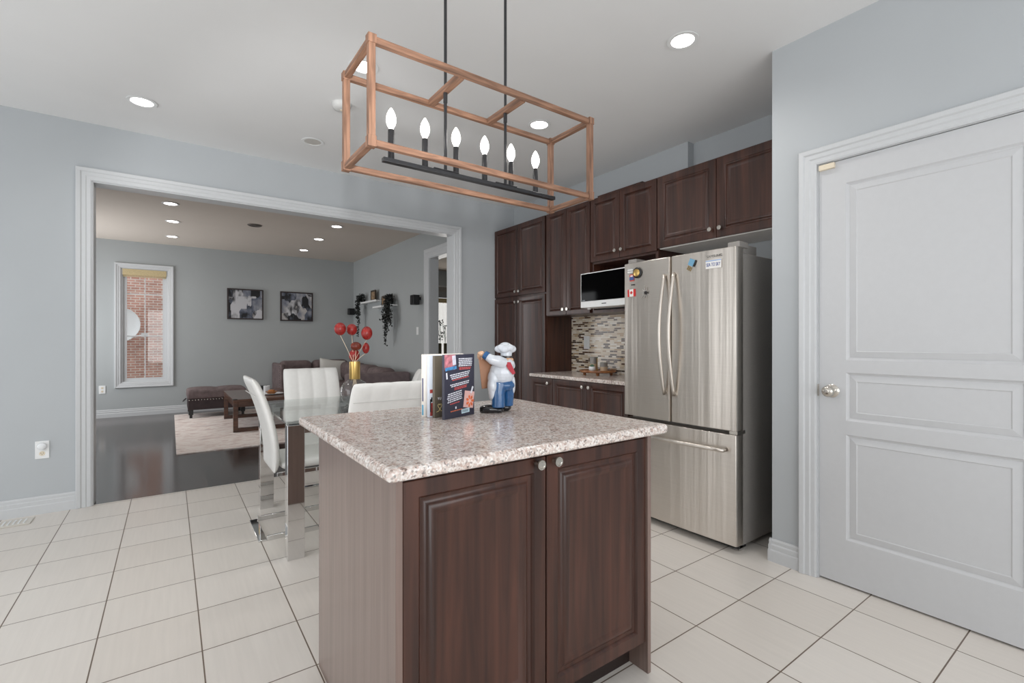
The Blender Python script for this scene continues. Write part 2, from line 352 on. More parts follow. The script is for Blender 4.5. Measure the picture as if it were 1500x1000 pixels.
def ring_panel(mb, O, U, V, Nn, u0, u1, v0, v1, levels, mi=0):
    """nested rectangles (inset, depth) from the outline inwards, capped"""
    O, U, V, Nn = Vector(O), Vector(U), Vector(V), Vector(Nn)
    prev = None
    for ins, d in levels:
        r = [mb.bm.verts.new(O+U*a+V*b+Nn*d) for a, b in ((u0+ins, v0+ins), (u1-ins, v0+ins), (u1-ins, v1-ins), (u0+ins, v1-ins))]
        if prev:
            for i in range(4): mb.bm.faces.new((prev[i], prev[(i+1)%4], r[(i+1)%4], r[i]))
        prev = r
    mb.bm.faces.new(prev)
CABLV = [(0, -0.02), (0, -0.002), (0.002, 0), (0.048, 0), (0.052, -0.003), (0.055, -0.009), (0.059, -0.011), (0.063, -0.009), (0.067, -0.004), (0.072, -0.0005), (0.078, 0.0005), (0.084, -0.001), (0.091, -0.0045), (0.096, -0.0055)]
def cab_door(parent, O, U, V, Nn, w, h, knob=None, levels=None, mat=None, kname='knob', frame=1.0):
    """raised-panel door; O = lower corner on the carcass face; knob=(u,v)"""
    O, U, V, Nn = Vector(O), Vector(U), Vector(V), Vector(Nn)
    lv = levels or [(a*frame if a > 0.01 else a, d) for a, d in CABLV]
    mb = MB(); ring_panel(mb, O+Nn*0.021, U, V, Nn, 0, w, 0, h, lv)
    mb.bm.faces.new([mb.bm.verts.new(O+Nn*0.001+U*a+V*b) for a, b in ((0,0),(0,h),(w,h),(w,0))])
    bmesh.ops.remove_doubles(mb.bm, verts=mb.bm.verts, dist=1e-5)
    d = obj('door', mb, mat or M['cab'], parent, smooth=True)
    if knob:
        k = MB(); k.lathe([(0,0),(0.008,0),(0.006,0.008),(0.0065,0.014),(0.0145,0.018),(0.0155,0.022),(0.0145,0.0255),(0.011,0.0255),(0.0095,0.024),(0,0.0245)], O+Nn*0.021+U*knob[0]+V*knob[1], Nn, 24)
        obj(kname, k, M['nickel'], d, smooth=True)
    return d
def sweep_rect(mb, corners, outs, prof, Nn, closed=False):
    """moulding: prof (offset outwards, height off wall) swept along corners with mitre directions outs"""
    Nn = Vector(Nn); rings = []
    for c, o in zip(corners, outs): rings.append([mb.bm.verts.new(Vector(c)+Vector(o)*a+Nn*d) for a, d in prof])
    n = len(prof); idx = list(zip(range(len(rings)-1), range(1, len(rings))))
    if closed: idx.append((len(rings)-1, 0))
    for i, j in idx:
        for k in range(n): mb.bm.faces.new((rings[i][k], rings[i][(k+1)%n], rings[j][(k+1)%n], rings[j][k]))
    if not closed: mb.bm.faces.new(rings[0][::-1]); mb.bm.faces.new(rings[-1])
CASING = [(0, 0), (0, 0.012), (0.008, 0.016), (0.024, 0.016), (0.03, 0.02), (0.048, 0.02), (0.054, 0.026), (0.072, 0.028), (0.076, 0.024), (0.076, 0)]
BASEB = [(0.0, 0.0), (0.016, 0.0), (0.016, 0.052), (0.012, 0.058), (0.013, 0.078), (0.008, 0.084), (0.0095, 0.098), (0.005, 0.106), (0, 0.107)]
def baseboard(name, p0, p1, Nn, h=1.0):
    p0, p1, Nn = Vector(p0), Vector(p1), Vector(Nn); mb = MB()
    mb.prism([p0+Nn*(d+0.0005)+Vector((0, 0, z*h)) for d, z in BASEB], p1-p0)
    return obj(name, mb, M['trim'], kind='structure')

HC = 2.775; YB = 4.58; YB2 = 4.72; XD = 2.665; XR = 3.0; YF = 9.65; XW = 3.40
# ------------------------------------------------------------------ the setting
obj('floor', MB().box(-2.6, 3.5, -2.2, 4.60, -0.1, 0), M['tile'], kind='structure', recenter=False)
obj('floor_living', MB().box(-2.1, 6.6, 4.60, 9.8, -0.1, 0), M['hardwood'], kind='structure', recenter=False)
obj('ceiling', MB().box(-2.6, 3.5, -2.2, YB2-0.07, HC, HC+0.1), M['ceil'], kind='structure')
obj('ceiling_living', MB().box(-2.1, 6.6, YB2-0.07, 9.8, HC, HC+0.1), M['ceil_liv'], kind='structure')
# wall with the wide opening (two skins so each room keeps its paint)
OX0, OX1, OZ = -0.466, 2.515, 2.362
mb = MB()
for a, b, z0 in ((-2.6, OX0, 0), (OX1, 3.5, 0), (OX0, OX1, OZ)): mb.box(a, b, YB, YB+0.07, z0, HC)
obj('wall_back', mb, M['wall'], kind='structure')
mb = MB()
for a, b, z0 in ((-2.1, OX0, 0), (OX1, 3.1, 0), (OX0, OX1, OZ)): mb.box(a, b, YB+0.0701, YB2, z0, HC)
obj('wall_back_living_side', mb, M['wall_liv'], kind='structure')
# jamb lining + casing both sides
mb = MB(); mb.box(OX0, OX0+0.012, YB-0.002, YB2+0.002, 0, OZ-0.012); mb.box(OX1-0.012, OX1, YB-0.002, YB2+0.002, 0, OZ-0.012); mb.box(OX0, OX1, YB-0.002, YB2+0.002, OZ-0.012, OZ)
obj('trim_2', mb, M['trim'], kind='structure')
def casing_u(name, x0, x1, z1, Y, ny, prof=CASING):
    mb = MB(); sweep_rect(mb, [(x0, Y, 0.001), (x0, Y, z1), (x1, Y, z1), (x1, Y, 0.001)], [(-1,0,0), (-1,0,1), (1,0,1), (1,0,0)], prof, (0, ny, 0))
    return obj(name, mb, M['trim'], kind='structure')
casing_u('trim_1', OX0+0.004, OX1-0.004, OZ-0.004, YB-0.0005, -1, [(o*1.15 if True else o, d) for o, d in CASING])
casing_u('trim_3', OX0+0.004, OX1-0.004, OZ-0.004, YB2+0.0005, 1)
baseboard('baseboard_back', (-2.6, YB, 0), (OX0-0.085, YB, 0), (0, -1, 0), 1.15)
# right wall with the white door, and its return beside the fridge
DY0, DY1, DZ = 0.20, 1.045, 2.085
WE = 1.272
mb = MB(); mb.box(XD, XD+0.11, DY1+0.006, WE, 0, HC); mb.box(XD, XD+0.11, -2.2, DY0-0.006, 0, HC); mb.box(XD, XD+0.11, DY0-0.006, DY1+0.006, DZ+0.006, HC); mb.box(XD+0.11, 3.5, WE-0.11, WE, 0, HC)
obj('wall_right', mb, M['wall'], kind='structure')
mb = MB(); sweep_rect(mb, [(XD-0.0005, DY1+0.003, 0.001), (XD-0.0005, DY1+0.003, DZ+0.003), (XD-0.0005, DY0-0.003, DZ+0.003), (XD-0.0005, DY0-0.003, 0.001)], [(0,1,0), (0,1,1), (0,-1,1), (0,-1,0)], [(o*1.05, d) for o, d in CASING], (-1, 0, 0))
obj('trim_4', mb, M['trim'], kind='structure')
baseboard('baseboard_right', (XD, DY1+0.085, 0), (XD, WE+0.012, 0), (-1, 0, 0), 1.15)
baseboard('baseboard_return', (XD-0.016, WE, 0), (XD+0.16, WE, 0), (0, 1, 0), 1.15)
baseboard('baseboard_right_rear', (XD, -2.2, 0), (XD, DY0-0.085, 0), (-1, 0, 0), 1.15)
# kitchen wall behind the cabinets, with the duct chase above them
obj('wall_kitchen', MB().box(XW, 3.5, WE, YB, 0, HC), M['wall'], kind='structure')
obj('wall_chase', MB().box(3.325, XW-0.0005, 2.235, YB-0.0005, 2.46, HC-0.0005), M['wall'], kind='structure')
# unseen walls: left with a patio door, rear with a window
mb = MB()
for y0, y1, z0, z1 in ((-2.2, 0.6, 0, HC), (4.0, YB, 0, HC), (0.6, 4.0, 2.3, HC)): mb.box(-2.6, -2.5, y0, y1, z0, z1)
obj('wall_left', mb, M['wall'], kind='structure')
mb = MB()
for x0, x1, z0, z1 in ((-2.6, -1.4, 0, HC), (2.2, 3.5, 0, HC), (-1.4, 2.2, 0, 0.4), (-1.4, 2.2, 2.3, HC)): mb.box(x0, x1, -2.2, -2.1, z0, z1)
obj('wall_rear', mb, M['wall'], kind='structure')
mb = MB()
for y in (0.6, 2.27, 3.94): mb.box(-2.56, -2.52, y, y+0.06, 0.0, 2.3)
mb.box(-2.56, -2.52, 0.66, 3.94, 2.24, 2.3); mb.box(-2.56, -2.52, 0.66, 3.94, 0, 0.06)
obj('door_2', mb, M['trim'], kind='structure')
mb = MB()
for x in (-1.4, 0.37, 2.14): mb.box(x, x+0.06, -2.17, -2.12, 0.4, 2.3)
mb.box(-1.34, 2.14, -2.17, -2.12, 2.24, 2.3); mb.box(-1.34, 2.14, -2.17, -2.12, 0.4, 0.46)
obj('window_3', mb, M['trim'], kind='structure')

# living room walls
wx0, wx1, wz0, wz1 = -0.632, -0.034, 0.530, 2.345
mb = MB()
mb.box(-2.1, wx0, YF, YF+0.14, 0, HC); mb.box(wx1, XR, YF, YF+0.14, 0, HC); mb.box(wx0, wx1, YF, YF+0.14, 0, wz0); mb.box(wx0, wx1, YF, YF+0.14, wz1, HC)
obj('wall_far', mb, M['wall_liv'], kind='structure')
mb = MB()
for y0, y1, z0, z1 in ((YB2, 7.55, 0, HC), (9.35, YF, 0, HC), (7.55, 9.35, 0, 0.5), (7.55, 9.35, 2.3, HC)): mb.box(-2.1, -2.0, y0, y1, z0, z1)  # unseen wall; window opening added to light the living room
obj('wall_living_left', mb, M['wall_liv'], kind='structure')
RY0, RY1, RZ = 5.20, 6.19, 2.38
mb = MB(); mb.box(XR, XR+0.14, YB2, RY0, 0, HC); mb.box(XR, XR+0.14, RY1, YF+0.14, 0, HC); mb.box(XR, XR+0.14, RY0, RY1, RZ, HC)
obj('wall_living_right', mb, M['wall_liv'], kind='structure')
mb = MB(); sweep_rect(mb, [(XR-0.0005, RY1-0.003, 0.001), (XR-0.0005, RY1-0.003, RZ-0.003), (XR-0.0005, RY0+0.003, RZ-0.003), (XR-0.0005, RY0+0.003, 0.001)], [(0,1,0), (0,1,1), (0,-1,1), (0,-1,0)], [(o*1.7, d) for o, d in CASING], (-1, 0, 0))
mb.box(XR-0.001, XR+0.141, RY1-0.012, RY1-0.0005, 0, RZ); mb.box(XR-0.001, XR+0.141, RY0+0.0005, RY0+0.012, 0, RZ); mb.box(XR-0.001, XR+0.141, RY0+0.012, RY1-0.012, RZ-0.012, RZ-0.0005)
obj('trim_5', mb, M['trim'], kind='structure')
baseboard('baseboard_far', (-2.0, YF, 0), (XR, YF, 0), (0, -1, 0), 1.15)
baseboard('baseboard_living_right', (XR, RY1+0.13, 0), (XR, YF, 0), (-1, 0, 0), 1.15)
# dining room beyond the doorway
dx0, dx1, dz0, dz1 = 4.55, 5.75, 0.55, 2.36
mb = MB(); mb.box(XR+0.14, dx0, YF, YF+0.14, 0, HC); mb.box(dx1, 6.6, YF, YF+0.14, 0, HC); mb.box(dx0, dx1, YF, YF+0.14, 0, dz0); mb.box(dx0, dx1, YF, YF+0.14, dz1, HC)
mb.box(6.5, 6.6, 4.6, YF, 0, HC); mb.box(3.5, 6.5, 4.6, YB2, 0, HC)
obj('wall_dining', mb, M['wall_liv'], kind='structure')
# windows
def window(name, x0, x1, z0, z1, Y, label_blind=None, sash=0.07, muntin=True):
    w = thing(name, ((x0+x1)/2, Y, z0), None, None, kind='structure')
    mb = MB(); sweep_rect(mb, [(x0, Y-0.0005, z0), (x0, Y-0.0005, z1), (x1, Y-0.0005, z1), (x1, Y-0.0005, z0)], [(-1,0,-1), (-1,0,1), (1,0,1), (1,0,-1)], CASING, (0, -1, 0), True)
    obj('window_casing', mb, M['trim'], w)
    mb = MB()
    for a, b, c, d in ((x0, x0+sash, z0, z1), (x1-sash, x1, z0, z1), (x0+sash, x1-sash, z0, z0+sash), (x0+sash, x1-sash, z1-sash, z1)): mb.box(a, b, Y+0.03, Y+0.09, c, d)
    e = 0.018
    for a, b, c, d in ((x0, x0+e, z0, z1), (x1-e, x1, z0, z1), (x0+e, x1-e, z0, z0+e), (x0+e, x1-e, z1-e, z1)): mb.box(a, b, Y+0.0, Y+0.03, c, d)
    obj('sash', mb, M['trim'], w)
    if muntin:
        mb = MB(); xm = (x0+x1)/2
        mb.box(xm-0.006, xm+0.006, Y+0.062, Y+0.07, z0+sash, z1-sash)
        for zz in (1.947, 1.271): mb.box(x0+sash, x1-sash, Y+0.062, Y+0.07, zz-0.006, zz+0.006)
        obj('muntin', mb, M['trim'], w)
    obj('pane', MB().box(x0+sash, x1-sash, Y+0.074, Y+0.078, z0+sash, z1-sash), M['glass'], w)
    return w
w1 = window('window_1', wx0, wx1, wz0, wz1, YF)
mb = MB(); mb.box(wx0+0.02, wx1-0.02, YF-0.012, YF+0.02, wz1-0.105, wz1-0.012)
for k in range(4): mb.box(wx0+0.025, wx1-0.025, YF-0.002, YF+0.018, wz1-0.135+k*0.012, wz1-0.128+k*0.012)
obj('roller_shade', mb, M['bamboo'], label='bamboo shade rolled up under the head of the tall living room window', cat='window shade')
w2 = window('window_2', dx0, dx1, dz0, dz1, YF, muntin=False)
mb = MB(); mb.box(dx0-0.02, dx1+0.02, YF-0.075, YF-0.03, 2.30, 2.40)
va = thing('roman_shade', ((dx0+dx1)/2, YF-0.05, 2.05), 'grey and tan fabric shade gathered at the top of the dining room window', 'window shade')
obj('headrail', mb, M['fridge_side'], va)
mb = MB(); mb.box(dx0-0.01, dx1+0.01, YF-0.07, YF-0.035, 2.16, 2.30); obj('upper_fold', mb, flat('grey_shade_fabric', lin(150, 150, 150), 0.9), va)
mb = MB()
for k in range(3): mb.box(dx0-0.01, dx1+0.01, YF-0.075+0.004*k, YF-0.03, 2.05+k*0.035, 2.082+k*0.035)
obj('lower_fold', mb, M['bamboo'], va)
# sheer curtain in the dining window
mb = MB(); pts = []
n = 90
for i in range(n+1):
    x = dx0-0.02+(dx1-dx0+0.04)*i/n; pts.append((x, YF-0.022+0.008*math.sin(i*0.9)))
for (a, b), (c, d) in zip(pts, pts[1:]): mb.poly([(a, b, 0.5), (c, d, 0.5), (c, d, 2.1), (a, b, 2.1)])
bmesh.ops.remove_doubles(mb.bm, verts=mb.bm.verts, dist=1e-5)
sh = M['sheer']; nt = sh.node_tree; pb = nt.nodes['Principled BSDF']; out = nt.nodes['Material Output']
tr = N(nt, 'ShaderNodeBsdfTranslucent'); tr.inputs[0].default_value = lin(250, 240, 226); ts = N(nt, 'ShaderNodeBsdfTransparent'); m1 = N(nt, 'ShaderNodeMixShader'); m2 = N(nt, 'ShaderNodeMixShader'); m1.inputs[0].default_value = 0.6; m2.inputs[0].default_value = 0.3
L(nt, pb, 0, m1, 1); L(nt, tr, 0, m1, 2); L(nt, m1, 0, m2, 1); L(nt, ts, 0, m2, 2); L(nt, m2, 0, out, 0)
obj('sheer_curtain', mb, sh, smooth='all', label='white sheer curtain glowing in the dining room window', cat='curtain')

# outdoors: brick house next door with a dish
obj('wall_neighbour', MB().box(-4.5, 4.2, 11.9, 12.1, -0.5, 7), M['brickwall'], kind='structure', recenter=False)
obj('ground', MB().box(-6, 10, 9.8, 14, -0.6, -0.4), flat('grey_ground', lin(150, 148, 140), 0.9), kind='structure')
d = thing('satellite_dish', (-0.82, 11.9, 1.2), 'round white satellite dish on the brick wall outside the window', 'satellite dish')
mb = MB(); mb.lathe([(0.33, 0.0), (0.30, 0.03), (0.2, 0.06), (0, 0.075), (0.0, 0.08), (0.2, 0.066), (0.31, 0.034), (0.335, 0.003), (0.33, 0)], (-0.80, 11.62, 1.50), (0.12, 1, -0.1), 40); obj('dish', mb, M['white'], d, smooth=True)
mb = MB(); mb.tube([(-0.80, 11.70, 1.5), (-0.80, 11.8, 1.44), (-0.80, 11.877, 1.40)], 0.02); obj('bracket', mb, M['white'], d)
mb = MB(); mb.tube([(-0.80, 11.68, 1.32), (-0.6, 11.5, 1.27), (-0.42, 11.4, 1.30)], 0.012); mb.box(-0.45, -0.35, 11.36, 11.43, 1.27, 1.34); obj('feed_arm', mb, M['white'], d)

# the white three-panel door
dr = thing('door_1', (XD+0.02, (DY0+DY1)/2, 0.008), None, None, kind='structure')
mb = MB(); O = Vector((XD+0.006, DY1-0.0025, 0.010)); U = Vector((0, -1, 0)); V = Vector((0, 0, 1)); Nn = Vector((-1, 0, 0))
w = DY1-DY0-0.005; h = DZ-0.012; ys = DY1-0.928
pan = [(0.226-0.008, 0.740-0.008), (0.807-0.008, 1.042-0.008), (1.102-0.008, 1.965-0.008)]
u0, u1 = ys, w-0.118
LV = [(0, 0), (0.008, -0.008), (0.014, -0.010), (0.016, -0.0085), (0.042, -0.0035), (0.046, -0.0065)]
for a, b in pan: ring_panel(mb, O, U, V, Nn, u0, u1, a, b, LV)
q = lambda a, b, c, e: mb.bm.faces.new([mb.bm.verts.new(O+U*i+V*j) for i, j in ((a, c), (b, c), (b, e), (a, e))])
q(0, u0, 0, h); q(u1, w, 0, h); zs = [0]+[z for p in pan for z in p]+[h]
for k in range(0, len(zs), 2): q(u0, u1, zs[k], zs[k+1])
bk = -Nn*0.035
for a, b, c, e in ((0, 0, w, 0), (w, 0, w, h), (w, h, 0, h), (0, h, 0, 0)): mb.bm.faces.new([mb.bm.verts.new(p) for p in (O+U*a+V*b, O+U*c+V*e, O+U*c+V*e+bk, O+U*a+V*b+bk)])
mb.bm.faces.new([mb.bm.verts.new(O+U*i+V*j+bk) for i, j in ((0, 0), (0, h), (w, h), (w, 0))])
bmesh.ops.remove_doubles(mb.bm, verts=mb.bm.verts, dist=1e-5)
obj('door_slab', mb, M['door'], dr)
kb = MB(); kc = Vector((XD+0.006, 0.985, 0.95))
kb.lathe([(0,0),(0.032,0),(0.033,0.004),(0.026,0.010),(0.013,0.013),(0.012,0.028),(0.02,0.034),(0.027,0.044),(0.0275,0.054),(0.022,0.063),(0.012,0.067),(0,0.068)], kc, Nn, 32)
kn = obj('door_knob', kb, M['nickel'], dr, smooth=True, label='satin nickel door knob')
kb = MB(); kb.lathe([(0,0),(0.007,0),(0.007,0.006),(0.006,0.008),(0,0.008)], kc+Nn*0.066, Nn, 20); obj('lock_button', kb, M['nickel'], kn, smooth=True)
obj('latch_plate', MB().box(XD-0.003, XD+0.006, DY1-0.0025, DY1+0.003, 0.92, 0.98), M['nickel'], dr)
obj('top_latch', MB().box(XD-0.012, XD+0.006, DY1-0.075, DY1-0.006, DZ-0.032, DZ-0.005), M['cream'], dr, bevel=0.002, label='small cream flip latch at the top corner')
mb = MB(); mb.box(XD, XD+0.11, DY1-0.0015, DY1+0.0055, 0, DZ+0.0055); mb.box(XD, XD+0.11, DY0-0.0055, DY0-0.002, 0, DZ+0.0055); mb.box(XD, XD+0.11, DY0-0.002, DY1-0.0015, DZ+0.001, DZ+0.0055); mb.box(XD+0.09, XD+0.11, DY0-0.002, DY1-0.0015, 0, DZ)
obj('trim_6', mb, M['trim'], kind='structure')

# ------------------------------------------------------------------ electrics on walls
def plate(name, c, U, Nn, w, h, label, cat, kind='outlet', extra=None):
    U, Nn, c = Vector(U), Vector(Nn), Vector(c); V = Vector((0, 0, 1))
    t = thing(name, c-V*h/2, label, cat)
    mb = MB(); mb.obox(c-U*w/2-V*h/2+Nn*0.0005, U, V, Nn, w, h, 0.006); obj('cover_plate', mb, M['white'], t, bevel=0.002)
    if kind == 'outlet':
        for s in ((-1,) if extra else (-1, 1)):
            mb = MB(); mb.lathe([(0, 0), (0.016, 0), (0.0155, 0.002), (0, 0.002)], c+V*(s*h*0.21)+Nn*0.006, Nn, 20); so = obj('socket', mb, M['cream'], t, smooth=True)
            mb = MB()
            for a, b in ((-0.006, 0.003), (0.006, 0.003), (0, -0.006)): mb.obox(c+V*(s*h*0.21+b-0.0035)+U*(a-0.001)+Nn*0.008, U, V, Nn, 0.002, 0.007, 0.0004)
            obj('slot', mb, M['blackplastic'], so)
    else:
        mb = MB(); mb.obox(c-U*0.016-V*0.034+Nn*0.006, U, V, Nn, 0.032, 0.068, 0.003); obj('rocker', mb, M['white'], t, bevel=0.001)
    return t
plate('wall_outlet', (-0.722, YB, 0.442), (1, 0, 0), (0, -1, 0), 0.072, 0.122, 'white duplex outlet with a round night light, left of the wide opening', 'outlet', extra=True)
nl = thing('night_light', (-0.722, YB-0.02, 0.455), 'small round white night light plugged into the outlet left of the opening', 'night light')
mb = MB(); mb.lathe([(0, 0), (0.024, 0), (0.026, 0.008), (0.022, 0.022), (0.012, 0.028), (0, 0.029)], (-0.722, YB-0.0075, 0.468), (0, -1, 0), 28); obj('lamp_dome', mb, M['ceramic'], nl, smooth=True)
mb = MB(); mb.box(-0.735, -0.709, YB-0.022, YB-0.0075, 0.437, 0.446); obj('sensor_bar', mb, M['white'], nl)
plate('wall_outlet', (-0.855, YF, 0.438), (1, 0, 0), (0, -1, 0), 0.08, 0.124, 'white outlet on the far wall below and left of the tall window', 'outlet')
plate('light_switch', (XR, 6.578, 1.343), (0, 1, 0), (-1, 0, 0), 0.075, 0.118, 'white light switch on the grey wall beside the dining doorway', 'switch', kind='switch')
plate('light_switch', (XW-0.012, 3.42, 1.18), (0, 1, 0), (-1, 0, 0), 0.078, 0.13, 'white switch plate on the mosaic backsplash', 'switch', kind='switch')

# floor vent
fv = thing('floor_vent', (-0.9, 4.43, 0), 'cream metal floor register at the foot of the left wall', 'vent')
mb = MB(); mb.prism([(-1.06, 4.36, 0.0005), (-0.745, 4.36, 0.0005), (-0.745, 4.505, 0.0005), (-1.06, 4.505, 0.0005)], (0, 0, 0.006)); obj('vent_frame', mb, flat('vent_enamel', lin(214, 209, 200), 0.45), fv, bevel=0.003)
mb = MB()
for k in range(11):
    x = -1.035+k*0.025; mb.obox((x, 4.385, 0.0065), (1, 0, 0), (0, 1, 0), (0, 0, 1), 0.009, 0.095, 0.003)
obj('louver', mb, M['white'], fv)

# ------------------------------------------------------------------ ceiling fittings
def downlight(x, y, r, lit, label, group):
    t = thing('downlight', (x, y, HC-0.006), label, 'ceiling light', group)
    mb = MB(); mb.lathe([(r, 0), (r+0.02, 0), (r+0.022, 0.002), (r+0.004, 0.006), (r, 0.006), (r, 0)], (x, y, HC-0.0065), (0, 0, 1), 36); obj('trim_ring', mb, M['white'], t, smooth=True)
    mb = MB(); mb.lathe([(0, 0.0), (r, 0), (r, 0.002), (0, 0.002)], (x, y, HC-0.004), (0, 0, 1), 36); obj('lens', mb, M['lens'] if lit else M['deadlens'], t)
    if lit:
        l = bpy.data.lights.new('downlight_beam', 'SPOT'); l.energy = (24 if x > 2 else 13) if y < YB else 10; l.spot_size = math.radians(150); l.spot_blend = 1; l.shadow_soft_size = r; l.color = (1, 0.97, 0.93) if y < YB else (1, 0.93, 0.85)
        o = bpy.data.objects.new('downlight_beam', l); COL.objects.link(o); o.location = (0, 0, -0.02); o.parent = t
kg = 'recessed lights in the kitchen ceiling'; lg = 'recessed lights in the living room ceiling'
downlight(-0.152, 3.963, 0.062, True, 'lit recessed light in the kitchen ceiling left of the pendant, near the back wall', kg)
downlight(2.18, 1.496, 0.058, True, 'lit recessed light in the kitchen ceiling right of the pendant rods, above the fridge side', kg)
downlight(0.90, 2.71, 0.062, True, 'lit recessed light seen through the left end of the pendant frame', kg)
downlight(2.182, 2.691, 0.062, True, 'lit recessed light seen through the right end of the pendant frame', kg)
downlight(0.914, 3.969, 0.062, False, 'unlit recessed light in the kitchen ceiling left of the pendant', kg)
for x, y, s in ((0.0, 6.72, 'nearest the opening in the left row of the living room ceiling'), (0.025, 7.70, 'in the middle of the left row of the living room ceiling'), (0.02, 8.83, 'nearest the window in the left row of the living room ceiling'),
                (1.862, 6.73, 'nearest the opening in the right row of the living room ceiling'), (1.871, 7.74, 'in the middle of the right row of the living room ceiling'), (1.885, 8.83, 'farthest back in the right row of the living room ceiling')):
    downlight(x, y, 0.062, True, 'lit recessed light '+s, lg)
sd = thing('smoke_detector', (0.925, 3.23, HC-0.04), 'white smoke detector on the kitchen ceiling behind the pendant', 'smoke detector')
mb = MB(); mb.lathe([(0, 0), (0.03, 0.0), (0.05, 0.008), (0.06, 0.025), (0.062, 0.04), (0, 0.04)], (0.925, 3.23, HC-0.0405), (0, 0, 1), 36); obj('housing', mb, flat('detector_plastic', lin(208, 208, 206), 0.5), sd, smooth=True)
mb = MB(); mb.lathe([(0, 0), (0.008, 0), (0.008, 0.004), (0, 0.004)], (0.925, 3.23, HC-0.0445), (0, 0, 1), 16); obj('test_button', mb, M['cream'], sd)
cv = thing('ceiling_vent', (0.933, 7.308, HC-0.008), 'dark round air vent in the living room ceiling between the light rows', 'vent')
mb = MB(); mb.lathe([(0, 0), (0.085, 0), (0.09, 0.004), (0.09, 0.008), (0, 0.008)], (0.933, 7.308, HC-0.0085), (0, 0, 1), 32); obj('vent_plate', mb, flat('grey_vent', lin(120, 112, 106), 0.6), cv)
mb = MB()
for r in (0.03, 0.05, 0.07): mb.lathe([(r, 0), (r+0.006, 0), (r+0.006, 0.004), (r, 0.004), (r, 0)], (0.933, 7.308, HC-0.0125), (0, 0, 1), 32)
obj('louver_ring', mb, flat('grey_vent_ring', lin(96, 90, 86), 0.6), cv)

# ------------------------------------------------------------------ pendant lantern over the island
PX0, PX1, PY0, PY1, PZ0, PZ1 = 0.474, 1.404, 1.380, 1.648, 1.776, 2.108
b = 0.021
pn = thing('pendant_light', ((PX0+PX1)/2, (PY0+PY1)/2, PZ0), 'rectangular brown wood lantern pendant with six candle bulbs above the island', 'pendant light')
for x in (PX0, PX1-b):
    for y in (PY0, PY1-b):
        mb = MB(); mb.box(x, x+b, y, y+b, PZ0, PZ1); mb.box(x-0.0025, x+b+0.0025, y-0.0025, y+b+0.0025, PZ0-0.001, PZ0+0.032); mb.box(x-0.0025, x+b+0.0025, y-0.0025, y+b+0.0025, PZ1-0.026, PZ1+0.001)
        obj('corner_post', mb, M['lantern'], pn, bevel=0.0012)
for z in (PZ0+0.003, PZ1-b-0.002):
    for y in (PY0+0.001, PY1-b+0.001): obj('long_rail', MB().box(PX0+b+0.003, PX1-b-0.003, y, y+b-0.002, z, z+b-0.002), M['lantern_x'], pn, bevel=0.0012)
    for x in (PX0+0.001, PX1-b+0.001): obj('end_rail', MB().box(x, x+b-0.002, PY0+b+0.003, PY1-b-0.003, z, z+b-0.002), M['lantern_y'], pn, bevel=0.0012)
PYM = (PY0+PY1)/2
rods = (0.797, 1.058)
for x in rods:
    obj('cross_rail', MB().box(x-0.012, x+0.012, PY0+b+0.0005, PY1-b-0.0005, PZ1-b-0.004, PZ1-0.004), M['lantern_y'], pn, bevel=0.0012)
    mb = MB(); mb.cyl((x, PYM, PZ0+0.028), (x, PYM, PZ1-b-0.0045), 0.0055); mb.cyl((x, PYM, PZ1-0.06), (x, PYM, PZ1-b-0.0045), 0.0075); mb.cyl((x, PYM, PZ1-0.0035), (x, PYM, HC-0.02), 0.0055)
    obj('rod', mb, M['black'], pn, smooth=True)
obj('canopy', MB().box(0.78, 1.08, PYM-0.06, PYM+0.06, HC-0.022, HC-0.0005), M['black'], pn, bevel=0.003)
mb = MB(); mb.box(PX0+0.092, PX1-0.098, PYM-0.011, PYM+0.011, PZ0+0.012, PZ0+0.026)
for x in rods: mb.box(x-0.05, x+0.05, PYM-0.012, PYM+0.012, PZ0+0.026, PZ0+0.03)
obj('candle_bar', mb, M['black'], pn, bevel=0.0015)
for k in range(6):
    x = 0.595+k*0.1225
    zb = PZ0+0.026
    mb = MB(); mb.lathe([(0, 0), (0.0105, 0), (0.0105, 0.096), (0.009, 0.098), (0, 0.098)], (x, PYM, zb), (0, 0, 1), 20); c_ = obj('candle_sleeve', mb, M['black'], pn, smooth=True)
    mb = MB(); mb.lathe([(0, 0), (0.007, 0.0), (0.0085, 0.006), (0.013, 0.014), (0.0165, 0.026), (0.0165, 0.036), (0.0135, 0.05), (0.008, 0.062), (0.003, 0.070), (0, 0.072)], (x, PYM, zb+0.0985), (0, 0, 1), 20); obj('bulb', mb, M['bulb'], c_, smooth='all')

# ------------------------------------------------------------------ island
isl = thing('island_cabinet', (0.93, 1.46, 0), 'dark walnut kitchen island cabinet with two raised panel doors under granite', 'kitchen island')
IX0, IX1, IY0, IY1, IZ = 0.444, 1.412, 1.10, 1.835, 0.868
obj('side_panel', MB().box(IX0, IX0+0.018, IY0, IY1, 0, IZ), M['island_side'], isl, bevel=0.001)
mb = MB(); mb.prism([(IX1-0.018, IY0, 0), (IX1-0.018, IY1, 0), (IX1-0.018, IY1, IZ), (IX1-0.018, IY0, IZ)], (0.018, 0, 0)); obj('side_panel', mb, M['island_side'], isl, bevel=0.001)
mb = MB(); mb.box(IX0+0.0185, IX1-0.0185, IY0+0.03, IY1-0.001, 0.105, IZ-0.001); obj('carcass', mb, M['cab_in'], isl)
obj('toe_kick', MB().box(IX0+0.0185, IX1-0.0185, IY0+0.085, IY0+0.10, 0, 0.1045), M['cab_in'], isl)
obj('back_panel', MB().box(IX0+0.0185, IX1-0.0185, IY1-0.0005, IY1+0.012, 0, IZ), M['island_side'], isl)
